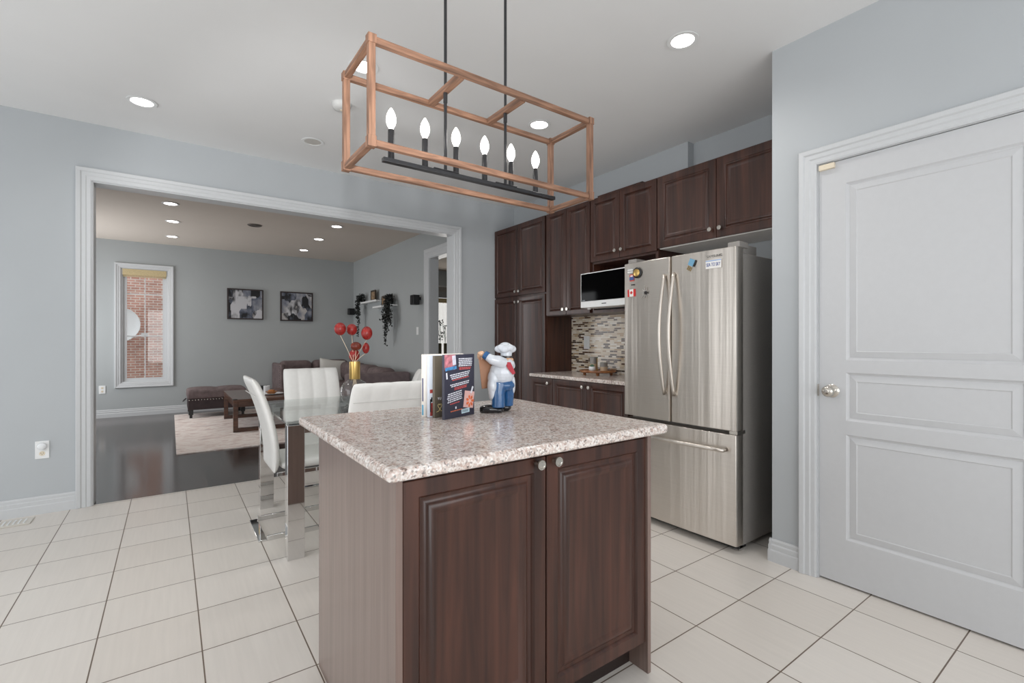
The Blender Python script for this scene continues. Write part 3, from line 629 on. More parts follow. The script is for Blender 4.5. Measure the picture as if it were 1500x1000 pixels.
ILV = [(0, -0.02), (0, -0.002), (0.002, 0), (0.050, 0), (0.055, -0.004), (0.059, -0.010), (0.066, -0.012), (0.074, -0.0105), (0.080, -0.005), (0.087, -0.001), (0.096, 0.0), (0.104, -0.002), (0.112, -0.006), (0.118, -0.007)]
for x0, x1, ku in ((IX0+0.021, 0.9245, -0.035), (0.929, IX1-0.020, 0.028)):
    wd = x1-x0
    cab_door(isl, (x0, IY0+0.0295, 0.112), (1, 0, 0), (0, 0, 1), (0, -1, 0), wd, 0.737, (ku if ku > 0 else wd+ku, 0.720), levels=[(a*0.86 if a > 0.01 else a, d) for a, d in ILV])
obj('island_worktop', MB().box(0.405, 1.443, 1.047, 1.992, IZ+0.0005, 0.902), M['granite'], bevel=0.012, bseg=4, label='speckled pink grey granite worktop on the island', cat='worktop')

# ------------------------------------------------------------------ cabinet run
XC = 3.06; ZT = 2.455
def carcass(name, label, y0, y1, z0, z1, x0=XC, x1=XW-0.001, cat='cabinet'):
    t = thing(name, ((x0+x1)/2, (y0+y1)/2, z0), label, cat)
    return t
def ydoor(t, y0, y1, z0, z1, knob, X=XC, frame=0.9):
    """door on a -X face spanning y0..y1; knob=(distance from y1 side edge, height above z0)"""
    cab_door(t, (X, y1, z0), (0, -1, 0), (0, 0, 1), (-1, 0, 0), y1-y0, z1-z0, knob, frame=frame)
g = 0.002
t = carcass('pantry_cabinet', 'tall dark walnut pantry cabinet with four doors against the opening wall', 3.645, 4.565, 0.0, ZT)
obj('carcass', MB().box(XC, XW-0.001, 3.645, 4.575, 0.0, ZT), M['cab'], t)
ym = 4.110
ydoor(t, ym+g, 4.562, 1.686, ZT-0.003, (4.562-ym-g-0.03, 0.042)); ydoor(t, 3.66, ym-g, 1.686, ZT-0.003, (0.03, 0.042))
ydoor(t, ym+g, 4.562, 0.11, 1.668, (4.562-ym-g-0.03, 1.505)); ydoor(t, 3.66, ym-g, 0.11, 1.668, (0.03, 1.505))
t = carcass('wall_cabinet', 'dark walnut wall cabinet with two tall narrow doors right of the pantry', 3.03, 3.643, 1.44, ZT)
obj('carcass', MB().box(XC, XW-0.001, 3.03, 3.643, 1.442, ZT), M['cab'], t)
ym = 3.345
ydoor(t, ym+g, 3.638, 1.446, ZT-0.003, (3.638-ym-g-0.028, 0.05), frame=0.8); ydoor(t, 3.034, ym-g, 1.446, ZT-0.003, (0.028, 0.05), frame=0.8)
t = carcass('microwave_cabinet', 'dark walnut wall cabinet with two doors above an open microwave niche', 2.315, 3.027, 1.44, ZT)
mb = MB(); mb.box(XC, XW-0.001, 2.315, 3.027, 1.875, ZT); mb.box(XC, XW-0.001, 3.002, 3.027, 1.442, 1.8749); mb.box(XC, XW-0.001, 2.315, 2.34, 1.442, 1.8749); mb.box(XC, XW-0.001, 2.3401, 3.0019, 1.442, 1.468); mb.box(XW-0.012, XW-0.001, 2.3401, 3.0019, 1.4681, 1.8749)
obj('carcass', mb, M['cab'], t)
ym = 2.690
ydoor(t, ym+g, 3.024, 1.893, ZT-0.003, (3.024-ym-g-0.032, 0.062)); ydoor(t, 2.318, ym-g, 1.893, ZT-0.003, (0.032, 0.062))
t = carcass('fridge_cabinet', 'dark walnut wall cabinet with two wide doors above the fridge', 1.33, 2.313, 1.9, ZT)
mb = MB(); mb.box(XC, XW-0.001, 1.33, 2.313, 1.915, ZT); obj('carcass', mb, M['cab'], t)
obj('underside', MB().box(XC-0.001, XW-0.0015, 1.331, 2.30, 1.9, 1.9145), flat('melamine_underside', lin(238, 234, 230), 0.6), t, label='pale underside')
ym = 1.824
ydoor(t, ym+g, 2.310, 1.906, ZT-0.003, (2.310-ym-g-0.036, 0.06), frame=1.05); ydoor(t, 1.335, ym-g, 1.906, ZT-0.003, (0.032, 0.06), frame=1.05)
obj('loose_board', MB().box(XC-0.012, XC+0.2, 2.46, 2.945, ZT+0.0005, ZT+0.013), M['cab'], label='thin dark board lying on top of the microwave cabinet', cat='board')
# base cabinets and counter
XB = 2.86
def base(name, label, y0, y1):
    t = carcass(name, label, y0, y1, 0, 0.85, XB)
    mb = MB(); mb.box(XB, XW-0.014, y0, y1, 0.1, 0.852); mb.box(XB+0.06, XW-0.014, y0, y1, 0, 0.0999); obj('carcass', mb, M['cab'], t); return t
t = base('base_cabinet', 'dark walnut base cabinet with one door at the pantry end of the counter', 3.312, 3.642)
ydoor(t, 3.314, 3.636, 0.112, 0.848, (0.275, 0.695), X=XB)
t = base('base_cabinet', 'dark walnut base cabinet with two doors below the mosaic, beside the fridge', 2.42, 3.310)
ydoor(t, 2.869, 3.307, 0.112, 0.848, (0.40, 0.695), X=XB); ydoor(t, 2.424, 2.865, 0.112, 0.848, (0.035, 0.695), X=XB)
obj('counter_worktop', MB().box(2.825, XW-0.0125, 2.33, 3.643, 0.8525, 0.884), M['granite'], bevel=0.008, bseg=3, label='short granite worktop along the mosaic wall beside the fridge', cat='worktop')
obj('trim_7', MB().box(XW-0.012, XW-0.0005, 2.2, 3.6445, 0.856, 1.4415), M['mosaic'], kind='structure', recenter=False)

# microwave
mw = thing('microwave', (3.08, 2.74, 1.475), 'white microwave oven with black glass door in the cabinet niche', 'microwave')
obj('body', MB().box(2.915, 3.36, 2.485, 2.998, 1.4805, 1.772), M['white'], mw, bevel=0.004)
mb = MB(); mb.box(2.893, 2.9145, 2.485, 2.998, 1.4805, 1.776); fd = obj('door', mb, M['white'], mw, bevel=0.003)
obj('door_glass', MB().box(2.8905, 2.8928, 2.489, 2.988, 1.535, 1.768), M['mwglass'], fd, label='black reflective glass')
obj('logo', MB().box(2.892, 2.8928, 2.70, 2.75, 1.503, 1.510), M['blackplastic'], fd)
obj('corner_badge', MB().box(2.889, 2.8903, 2.94, 2.975, 1.538, 1.547), flat('grey_badge', lin(130, 135, 140), 0.5), fd)
for x in (2.95, 3.3):
    for y in (2.53, 2.95): mb = MB(); mb.lathe([(0, 0), (0.014, 0), (0.017, 0.0125), (0, 0.0125)], (x, y, 1.4683), (0, 0, 1), 16); obj('foot', mb, M['white'], mw)

# ------------------------------------------------------------------ fridge
fr = thing('fridge', (2.95, 1.82, 0), 'stainless steel french door fridge with a bottom freezer drawer', 'fridge')
FY0, FY1, FX = 1.415, 2.225, 2.562
obj('cabinet_body', MB().box(2.64, 3.33, FY0+0.012, FY1-0.012, 0.03, 1.70), M['fridge_side'], fr, bevel=0.006, label='dark grey fridge body')
def fdoor(name, y0, y1, z0, z1, bulge=0.010):
    mb = MB(); n = 14; YC = (FY0+FY1)/2; hw = (FY1-FY0)/2
    fx = lambda y: FX-bulge*(1-((y-YC)/hw)**2)
    def face(y): return fx(y)
    ys_ = [y0+(y1-y0)*i/n for i in range(n+1)]
    e = 0.012
    prof = [(2.632, y0), (face(y0)+e, y0)]+[(face(y), y) for y in [y0+e*0.5]+ys_[1:-1]+[y1-e*0.5]]+[(face(y1)+e, y1), (2.632, y1)]
    mb.prism([(x, y, z0) for x, y in prof], (0, 0, z1-z0))
    return obj(name, mb, M['steel'], fr, smooth=True, bevel=0.003)
YS = 1.840
d1 = fdoor('door', YS+0.004, FY1, 0.690, 1.728); d2 = fdoor('door', FY0, YS-0.004, 0.690, 1.728)
dd = fdoor('freezer_drawer', FY0, FY1, 0.045, 0.668)
def bow(y, sx, z0, z1, parent, depth=0.052):
    pts = []; n = 22
    xb = FX-0.0105
    for i in range(n+1):
        s_ = i/n; x = xb-0.012-depth*math.sin(PI*s_); pts.append((x, y, z0+(z1-z0)*s_))
    mb = MB(); mb.tube([(xb+0.001, y, z0+0.012)]+pts+[(xb+0.001, y, z1-0.012)], 0.0105, 12)
    obj('handle', mb, M['steel'], parent, smooth='all')
bow(YS+0.038, 0, 0.862, 1.615, d1); bow(YS-0.032, 0, 0.858, 1.62, d2)
mb = MB(); pts = []
for i in range(15):
    s_ = i/14; y = FY1-0.06-(FY1-FY0-0.12)*s_; pts.append((FX-0.045-0.02*math.sin(PI*s_), y, 0.582))
mb.tube([(FX-0.001, FY1-0.06, 0.582)]+pts+[(FX-0.001, FY0+0.06, 0.582)], 0.0115, 12); obj('handle', mb, M['steel'], dd, smooth='all')
mb = MB(); mb.box(2.60, 2.70, FY0+0.005, FY0+0.075, 1.7285, 1.762); mb.box(2.66, 2.82, FY0+0.02, FY0+0.07, 1.7005, 1.752); obj('hinge_cover', mb, M['fridge_side'], fr, bevel=0.004)
mb = MB(); mb.box(2.60, 2.70, FY1-0.075, FY1-0.005, 1.7285, 1.762); mb.box(2.66, 2.82, FY1-0.07, FY1-0.02, 1.7005, 1.752); obj('hinge_cover', mb, M['fridge_side'], fr, bevel=0.004)
obj('hinge', MB().box(2.575, 2.66, FY0+0.003, FY0+0.05, 0.6695, 0.6885), M['nickel'], fr)
obj('base_grille', MB().box(2.62, 2.70, FY0+0.02, FY1-0.02, 0.012, 0.0295), M['blackplastic'], fr)
for x in (2.65, 3.27):
    for y in (FY0+0.04, FY1-0.04): obj('foot', MB().box(x-0.02, x+0.02, y-0.02, y+0.02, 0.0, 0.0298), M['fridge_side'], fr, bevel=0.003)
FXS = lambda y: FX-0.010*(1-((y-(FY0+FY1)/2)/((FY1-FY0)/2))**2)
text_mesh('brand_lettering', 'SAMSUNG', 0.021, flat('grey_print', lin(120, 118, 114), 0.5), (FXS(1.545)-0.0013, 1.545, 1.689), (0, -1, 0), (0, 0, 1), d2)

# magnets
mg = 'magnets on the fridge doors'
def fpt(y, z, o=0.0): return Vector((FXS(y)-0.0016-o, y, z))
FU, FV, FN = Vector((0, -1, 0)), Vector((0, 0, 1)), Vector((-1, 0, 0))
def flatbox(mb, c, w, h, t, rot=0.0, o=0.0):
    U_ = FU*math.cos(rot)+FV*math.sin(rot); V_ = -FU*math.sin(rot)+FV*math.cos(rot)
    mb.obox(c-U_*w/2-V_*h/2+FN*o, U_, V_, FN, w, h, t); return U_, V_
def magnet(y, z, label): return thing('fridge_magnet', fpt(y, z), label, 'magnet', mg)
redm = flat('magnet_red', lin(200, 40, 38), 0.4); whm = flat('magnet_white', lin(238, 236, 232), 0.4); bluem = flat('magnet_blue', lin(64, 92, 150), 0.4); dkm = flat('magnet_black', lin(30, 28, 28), 0.4)
t = magnet(2.153, 1.524, 'red and white maple leaf flag magnet on the left fridge door')
c = fpt(2.153, 1.524); mb = MB(); flatbox(mb, c, 0.066, 0.05, 0.003, 0.03); obj('flag_field', mb, redm, t)
mb = MB(); flatbox(mb, c, 0.034, 0.049, 0.0008, 0.03, 0.003); obj('white_band', mb, whm, t)
mb = MB(); leaf = [(0, -.5), (.05, -.2), (.35, -.25), (.28, -.1), (.5, .12), (.38, .16), (.36, .3), (.2, .16), (.2, .42), (.1, .36), (0, .55)]
leaf = leaf+[(-a, b_) for a, b_ in leaf[-2:0:-1]]
mb.prism([c+FN*0.0039+FU*(a*0.026)+FV*(b_*0.028) for a, b_ in leaf], FN*0.0006); obj('maple_leaf', mb, redm, t)
t = magnet(2.100, 1.656, 'round gold medallion magnet at the top of the left fridge door')
c = fpt(2.100, 1.656); mb = MB(); mb.lathe([(0, 0), (0.037, 0), (0.037, 0.006), (0.032, 0.01), (0, 0.01)], c, FN, 32); obj('rim', mb, dkm, t, smooth=True)
mb = MB(); mb.lathe([(0, 0), (0.026, 0), (0.024, 0.004), (0.012, 0.007), (0, 0.008)], c+FN*0.0102+FU*-0.002, FN, 32); obj('medallion', mb, M['gold'], t, smooth=True)
t = magnet(2.163, 1.674, 'pale magnet of two letter rows left of the gold medallion magnet')
c = fpt(2.163, 1.674); mb = MB(); flatbox(mb, c, 0.05, 0.034, 0.0025, 0.05); obj('plaque', mb, flat('magnet_grey', lin(176, 178, 178), 0.5), t)
for k, zz in enumerate((0.008, -0.008)):
    mb = MB()
    for i in range(4): flatbox(mb, c+FU*(-0.018+i*0.012)+FV*zz, 0.008, 0.009, 0.001, 0.05, 0.0026)
    obj('letter_row', mb, whm, t)
t = magnet(2.150, 1.627, 'small red and blue striped magnet below the gold medallion magnet')
c = fpt(2.150, 1.627); mb = MB(); flatbox(mb, c, 0.036, 0.046, 0.003); obj('red_ground', mb, flat('magnet_orange', lin(206, 78, 48), 0.4), t)
mb = MB(); flatbox(mb, c-FV*0.005, 0.036, 0.022, 0.001, 0, 0.0031); obj('blue_band', mb, bluem, t); mb = MB(); flatbox(mb, c+FV*0.012, 0.02, 0.009, 0.001, 0, 0.0031); obj('white_patch', mb, whm, t)
t = magnet(2.141, 1.579, 'tiny dark bar magnet above the maple leaf flag magnet'); mb = MB(); flatbox(mb, fpt(2.141, 1.579), 0.028, 0.007, 0.003); obj('bar', mb, dkm, t)
t = magnet(2.035, 1.515, 'silver spiky figure magnet right of the maple leaf flag magnet')
c = fpt(2.035, 1.515); mb = MB()
for k in range(9):
    a = k*2*PI/9+0.3; r = 0.03+0.012*((k*37) % 3)/2; mb.prism([c+FU*(math.cos(a-.4)*.012)+FV*(math.sin(a-.4)*.012), c+FU*(math.cos(a)*r)+FV*(math.sin(a)*r*1.2), c+FU*(math.cos(a+.4)*.012)+FV*(math.sin(a+.4)*.012)], FN*0.004)
obj('silver_spikes', mb, flat('magnet_silver', lin(190, 186, 182), 0.3, metal=0.6), t)
mb = MB(); mb.lathe([(0, 0), (0.012, 0), (0.009, 0.006), (0, 0.007)], c+FN*0.0041-FU*-0.008, FN, 16); obj('dark_centre', mb, dkm, t)
t = magnet(1.693, 1.660, 'tilted blue tag magnet on the right fridge door')
c = fpt(1.693, 1.66); mb = MB(); flatbox(mb, c+FU*0.004+FV*0.01, 0.036, 0.04, 0.004, -0.45); obj('blue_tag', mb, flat('magnet_sky', lin(110, 160, 190), 0.4), t)
mb = MB(); flatbox(mb, c+FU*0.026+FV*0.002, 0.009, 0.04, 0.0045, -0.45); obj('dark_edge', mb, dkm, t)
mb = MB()
for k in range(3): flatbox(mb, c+FU*(-0.022+k*0.01)+FV*(-0.018-k*0.006), 0.006, 0.024, 0.003, -0.5)
obj('tan_bar', mb, flat('magnet_tan', lin(150, 130, 90), 0.5), t)
t = magnet(1.549, 1.643, 'white licence plate magnet reading SEA TO SKY on the right fridge door')
c = fpt(1.549, 1.643, 0.0006); mb = MB(); flatbox(mb, c, 0.098, 0.050, 0.003, 0.0); obj('plate', mb, whm, t, bevel=0.001)
text_mesh('plate_lettering', 'SEA TO SKY', 0.0165, flat('plate_ink', lin(58, 78, 150), 0.4), c+FN*0.0037-FV*0.003, FU, FV, t, vs=1.75)
mb = MB(); flatbox(mb, c+FV*0.02, 0.096, 0.006, 0.0006, 0, 0.003); obj('blue_stripe', mb, flat('magnet_paleblue', lin(150, 175, 215), 0.4), t)

# ------------------------------------------------------------------ counter display
tx, ty = 3.185, 3.075
t = thing('wooden_tray', (tx, ty, 0.885), 'round footed wooden tray on the short counter below the mosaic', 'tray')
mb = MB(); mb.lathe([(0, 0), (0.155, 0), (0.165, 0.008), (0.165, 0.022), (0.158, 0.022), (0.155, 0.014), (0, 0.014)], (tx, ty, 0.908), (0, 0, 1), 48); obj('tray_top', mb, M['oak'], t, smooth=True)
for k in range(4):
    a = k*PI/2+0.75; mb = MB(); mb.lathe([(0, 0), (0.012, 0), (0.016, 0.0238), (0, 0.0238)], (tx+0.12*math.cos(a), ty+0.12*math.sin(a), 0.8843), (0, 0, 1), 16); obj('foot', mb, M['oak'], t)
def at(u, dz, off=0.0):  # position on the tray: u metres to the right across the view, off metres away
    return (tx+u*0.8116+off*0.584, ty-u*0.584+off*0.8116, 0.9222+dz)
def candle(u, off, r, h, label, low, top):
    p = at(u, 0, off); t = thing('jar_candle', p, label, 'candle', 'candles on the wooden tray')
    mb = MB(); mb.lathe([(0, 0), (r, 0), (r, h*0.5), (0, h*0.5)], p, (0, 0, 1), 28); obj('lower_glass', mb, low, t, smooth=True)
    mb = MB(); mb.lathe([(0, h*0.5), (r, h*0.5), (r, h), (r-0.003, h), (r-0.003, h-0.012), (0, h-0.012)], (p[0], p[1], p[2]+0.0003), (0, 0, 1), 28); obj('upper_glass', mb, top, t, smooth=True)
cg1 = flat('smoked_glass', lin(150, 146, 140), 0.2); cg2 = flat('amber_glass', lin(208, 182, 152), 0.25)
candle(-0.035, 0.045, 0.032, 0.125, 'taller grey and amber jar candle at the back of the wooden tray', cg2, cg1)
candle(0.055, 0.0, 0.034, 0.075, 'shorter grey and amber jar candle on the right of the wooden tray', cg2, cg1)
p = at(0.0, 0, 0.07); t = thing('gold_candlestick', p, 'slim gold column beside the taller candle on the tray', 'candlestick')
mb = MB(); mb.lathe([(0, 0), (0.018, 0), (0.018, 0.006), (0.0105, 0.01), (0.0105, 0.115), (0, 0.115)], p, (0, 0, 1), 20); obj('column', mb, M['gold'], t, smooth=True)
mb = MB(); mb.lathe([(0, 0), (0.014, 0), (0.014, 0.008), (0, 0.008)], (p[0], p[1], p[2]+0.1153), (0, 0, 1), 20); obj('cap', mb, M['green'], t)
p = at(-0.062, 0, -0.05); t = thing('potted_succulent', p, 'small green succulent in a white round pot on the tray', 'plant')
mb = MB(); mb.lathe([(0, 0), (0.018, 0), (0.03, 0.014), (0.031, 0.03), (0.026, 0.042), (0.022, 0.042), (0.022, 0.036), (0, 0.036)], p, (0, 0, 1), 28); obj('pot', mb, M['ceramic'], t, smooth=True)
mb = MB()
for k in range(18):
    a = k*2.4; e = 0.3+0.06*k; dirv = Vector((math.cos(a)*math.cos(e), math.sin(a)*math.cos(e), math.sin(e))); q0 = Vector(p)+Vector((0, 0, 0.037)); mb.tube([q0, q0+dirv*0.014, q0+dirv*0.028], [0.003, 0.005, 0.001], 6)
obj('succulent_leaves', mb, M['green'], t, smooth='all')

# ------------------------------------------------------------------ cookbooks on the island
ZI = 0.9025
def book(bl, ang, w, h, th, cover, label, flap=False):
    """standing book; bl = lower corner nearest the left, ang = heading of the cover plane"""
    t = thing('cookbook', (bl[0], bl[1], ZI), label, 'book', 'cookbooks standing on the island')
    U_ = Vector((math.cos(ang), math.sin(ang), 0)); V_ = Vector((0, 0, 1)); N_ = Vector((-math.sin(ang), math.cos(ang), 0)); O_ = Vector((bl[0], bl[1], ZI+0.0003))
    cv_ = MB(); cv_.obox(O_, U_, V_, N_, w, h, 0.003); cv_.obox(O_+N_*(th-0.003), U_, V_, N_, w, h, 0.003); cv_.obox(O_+N_*0.003, U_, V_, N_, 0.003, h, th-0.006)
    obj('cover', cv_, cover, t)
    pg = MB(); pg.obox(O_+N_*0.0032+U_*0.0032+V_*0.003, U_, V_, N_, w-0.0055, h-0.006, th-0.0064); obj('page_block', pg, M['paper'], t)
    if flap: fp = MB(); fp.obox(O_+N_*(th-0.002)+U_*(w+0.0003)+V_*0.003, U_, V_, N_, 0.007, h-0.004, 0.0018); obj('loose_page', fp, M['paper'], t)
    return t, O_, U_, V_, N_
A1 = math.radians(19.8)
navy = flat('navy_cover', lin(46, 46, 62), 0.4); olive = flat('olive_cover', lin(98, 90, 78), 0.5); pink = flat('print_pink', lin(222, 178, 172), 0.6); wprint = flat('print_white', lin(222, 224, 232), 0.6); rprint = flat('print_red', lin(196, 86, 84), 0.6)
t, O_, U_, V_, N_ = book((0.832, 1.588), A1, 0.176, 0.243, 0.012, navy, 'navy cookbook with white text and a flower picture, frontmost in the row', True)
def prt(mb, a, b_, w_, h_, rot=0.0, d=0.0004, o=0.0):
    c_ = O_+U_*a+V_*b_; u_ = U_*math.cos(rot)+V_*math.sin(rot); v_ = -U_*math.sin(rot)+V_*math.cos(rot)
    mb.obox(c_-u_*w_/2-v_*h_/2-N_*(d+o+0.0002), u_, v_, N_, w_, h_, d)
BW, BH = 0.178, 0.243
def lines(rows, mat_, nm, rot):
    mb = MB()
    for cx_, cy_, wd_ in rows:   # fractions of the cover, from the left and from the top
        x = cx_-wd_/2; end = cx_+wd_/2
        while x < end-0.01:
            l_ = min(random.uniform(0.03, 0.09), end-x); prt(mb, (x+l_/2)*BW, (1-cy_-(x+l_/2-cx_)*-math.tan(rot)*BW/BH)*BH, l_*BW, 0.0038, rot); x += l_+0.014
    return obj(nm, mb, mat_, t)
r6 = math.radians(6)
lines([(0.68, 0.07+k*0.028, 0.46-0.02*(k % 2)) for k in range(5)], wprint, 'text_lines', 0)
lines([(0.67, 0.215+k*0.022, 0.4) for k in range(2)], rprint, 'text_lines', 0)
lines([(0.5, 0.30+k*0.03, 0.66-0.05*k) for k in range(3)], wprint, 'text_lines', r6); lines([(0.52, 0.385, 0.55)], rprint, 'text_lines', r6)
lines([(0.5, 0.455+k*0.028, 0.64-0.06*k) for k in range(2)], wprint, 'text_lines', r6); lines([(0.52, 0.515+k*0.024, 0.42) for k in range(2)], rprint, 'text_lines', r6)
lines([(0.33, 0.60+k*0.031, 0.44+0.03*(k % 3)) for k in range(5)], wprint, 'text_lines', r6*1.3); lines([(0.33, 0.765, 0.3)], rprint, 'text_lines', r6)
lines([(0.38, 0.885, 0.38)], flat('print_orange', lin(206, 110, 76), 0.6), 'text_lines', r6*0.5)
mb = MB(); prt(mb, 0.17*BW, (1-0.12)*BH, 0.34*BW, 0.235*BH); obj('kitchen_photo', mb, flat('photo_kitchen', lin(176, 110, 120), 0.5, noise=0.6, nscale=50), t)
mb = MB(); prt(mb, 0.2*BW, (1-0.215)*BH, 0.36*BW, 0.05*BH, 0.1, 0.0004, 0.0005); obj('blue_strip', mb, flat('photo_blue', lin(70, 130, 180), 0.5, noise=0.4, nscale=80), t)
mb = MB(); prt(mb, 0.3*BW, (1-0.09)*BH, 0.11*BW, 0.15*BH, 0.1, 0.0004, 0.0005); obj('apron_patch', mb, flat('photo_pale', lin(200, 200, 214), 0.5, noise=0.2, nscale=60), t)
mb = MB(); prt(mb, 0.80*BW, (1-0.74)*BH, 0.34*BW, 0.27*BH, -0.16); obj('plate_photo', mb, pink, t)
mb = MB(); c_ = O_+U_*(0.83*BW)+V_*((1-0.77)*BH)-N_*0.0009
for k in range(7):
    a = k*2*PI/7; mb.prism([c_+(U_*math.cos(a+s)+V_*math.sin(a+s))*r for s, r in ((-.35, .006), (-.3, .02), (0, .026), (.3, .02), (.35, .006))], -N_*0.0004)
obj('orange_flower', mb, flat('photo_orange', lin(226, 112, 62), 0.5, noise=0.3, nscale=120), t)
mb = MB(); prt(mb, 0.82*BW, (1-0.77)*BH, 0.014, 0.014, 0.6, 0.0004, 0.0012); obj('flower_centre', mb, flat('photo_peach', lin(232, 190, 178), 0.5), t)
mb = MB(); prt(mb, 0.9*BW, (1-0.59)*BH, 0.05*BW, 0.12*BH, -0.45, 0.0004, 0.0005); obj('spoon', mb, wprint, t); mb = MB(); prt(mb, 0.07*BW, (1-0.33)*BH, 0.04*BW, 0.1*BH, 0.12); obj('spoon', mb, wprint, t)
mb = MB(); prt(mb, 0.68*BW, (1-0.915)*BH, 0.27*BW, 0.07*BH, 0.05); obj('barcode_box', mb, flat('barcode_white', lin(190, 214, 224), 0.5), t)
mb = MB()
for k in range(12): prt(mb, (0.58+0.017*k)*BW, (1-0.913)*BH, 0.0011 if k % 3 else 0.0018, 0.04*BH, 0, 0.0003, 0.0005)
obj('barcode_lines', mb, flat('barcode_ink', lin(110, 130, 140), 0.6), t)
mb = MB(); prt(mb, 0.36*BW, (1-0.84)*BH, 0.007, 0.009, 0.1); obj('publisher_mark', mb, wprint, t)
# olive book
t, O_, U_, V_, N_ = book((0.8235, 1.651), math.radians(12), 0.178, 0.238, 0.013, olive, 'olive grey cookbook with a gold heart loop, second in the row')
mb = MB(); hp = []
for k in range(25):
    s = k/24; a = -2.0+s*(2*PI-2.28); hp.append(None)
def heart(tt): return (0.0092*math.sin(tt)**3, 0.00072*(13*math.cos(tt)-5*math.cos(2*tt)-2*math.cos(3*tt)-math.cos(4*tt)))
c_ = O_+U_*0.024+V_*0.043-N_*0.0012
mb.tube([c_+U_*(-0.016)+V_*(-0.021), c_+U_*(-0.006)+V_*(-0.019)]+[c_+U_*(heart(PI+0.5+k*(2*PI-1.0)/28)[0]*-1)+V_*heart(PI+0.5+k*(2*PI-1.0)/28)[1] for k in range(29)]+[c_+U_*0.006+V_*(-0.019), c_+U_*0.016+V_*(-0.018)], 0.0011, 6)
obj('gold_heart_loop', mb, flat('gold_print', lin(226, 208, 150), 0.4), t)
text_mesh('cover_lettering', 'YU', 0.014, wprint, O_+U_*0.022+V_*0.072-N_*0.0009, U_, V_, t)
# two pale books behind
t, O_, U_, V_, N_ = book((0.8105, 1.673), math.radians(11), 0.186, 0.239, 0.013, flat('pale_blue_cover', lin(206, 212, 222), 0.45), 'pale blue cookbook with a red picture low on its cover, third in the row')
mb = MB(); prt(mb, 0.012, 0.10, 0.018, 0.014); prt(mb, 0.014, 0.03, 0.02, 0.05); obj('red_picture', mb, flat('cover_red', lin(160, 66, 62), 0.5, noise=0.4, nscale=100), t)
mb = MB(); prt(mb, 0.012, 0.068, 0.006, 0.018); prt(mb, 0.006, 0.045, 0.005, 0.05, 0, 0.0004, 0.0005); obj('dark_picture', mb, dkm, t)
t, O_, U_, V_, N_ = book((0.8015, 1.696), math.radians(10), 0.196, 0.243, 0.02, flat('cream_cover', lin(226, 220, 212), 0.45), 'cream cookbook with blue bands on its spine, rearmost in the row')
mb = MB(); mb.obox(O_-U_*0.0009+N_*0.007+V_*0.06, N_, V_, U_, 0.007, 0.09, 0.0007); obj('navy_band', mb, flat('band_navy', lin(70, 76, 110), 0.5), t)
mb = MB(); mb.obox(O_-U_*0.0009+N_*0.006+V_*0.006, N_, V_, U_, 0.009, 0.04, 0.0007); obj('blue_band', mb, flat('band_blue', lin(84, 158, 192), 0.5), t)

# ------------------------------------------------------------------ chef figurine
CR = Vector((0.8116, -0.584, 0)); CV = Vector((0.584, 0.8116, 0)); CO = Vector((1.105, 1.632, ZI))
K = 0.00285
def cp(x, y, d=0.0): return CO+CR*((x-728)*K)+Vector((0, 0, 1))*((605-y)*K)+CV*(d*K)
CROT = Matrix((CR, CV, Vector((0, 0, 1)))).transposed()
def ce(mb, x, y, d, rx, rd, rz, tilt=0.0): mb.ell(cp(x, y, d), (rx*K, rd*K, rz*K), 20, 12, CROT@Matrix.Rotation(tilt, 3, 'Y'))
ch = thing('chef_figurine', CO, 'chef figurine in white coat and blue trousers holding a brown board, on the island', 'figurine')
gloss = dict(rough=0.2, coat=0.5, spec=0.5)
cw = flat('glazed_white', lin(214, 219, 226), **gloss, noise=0.04, nscale=60); cb = flat('glazed_blue', lin(38, 88, 138), **gloss, noise=0.15, nscale=60); ck = flat('glazed_black', lin(22, 22, 26), **gloss); cs = flat('glazed_skin', lin(214, 172, 140), **gloss); cr = flat('glazed_red', lin(186, 62, 74), **gloss)
def cobj(name, mb, mat_, parent, vox=0.0016):
    o = obj(name, mb, mat_, parent, smooth='all')
    r = o.modifiers.new('remesh', 'REMESH'); r.mode = 'VOXEL'; r.voxel_size = vox; r.use_smooth_shade = True
    s = o.modifiers.new('smooth', 'SMOOTH'); s.factor = 0.5; s.iterations = 4
    return o
mb = MB(); ce(mb, 716, 600, -4, 15.5, 8.5, 6.5, 0.06); ce(mb, 728, 601, -3, 8.5, 7.5, 5); ce(mb, 708, 602, -4, 7.5, 7, 4); cobj('shoe', mb, ck, ch)
mb = MB(); ce(mb, 738, 599.5, 12, 9, 7, 6); cobj('shoe', mb, ck, ch)
mb = MB(); mb.tube([cp(730, 562, -2), cp(728, 578, -4), cp(728, 597, -4)], [10*K, 9.8*K, 10*K], 16); mb.tube([cp(743, 562, 6), cp(743, 578, 8), cp(742, 596, 10)], [9.5*K, 8*K, 7.8*K], 16); ce(mb, 737, 566, 2, 15, 13, 9); cobj('trousers', mb, cb, ch)
mb = MB(); ce(mb, 733, 548, 2, 18.5, 15, 19); ce(mb, 738, 535, 2, 14, 12, 11); ce(mb, 722, 556, 2, 10, 14, 15); ce(mb, 720, 574, 1, 7, 15, 15); ce(mb, 720, 566, 0, 8.5, 16, 15); ce(mb, 750, 566, 8, 3, 8, 13)
mb.tube([cp(737, 534, -7), cp(728, 530, -12), cp(719, 528, -13), cp(712, 523, -11)], [8*K, 8.2*K, 7*K, 5.6*K], 16); cobj('coat', mb, cw, ch)
mb = MB(); mb.tube([cp(748, 536, 11), cp(738, 540, 20), cp(722, 536, 16), cp(712, 530, 10)], [7*K, 7*K, 6*K, 5*K], 14); cobj('far_sleeve', mb, cw, ch)
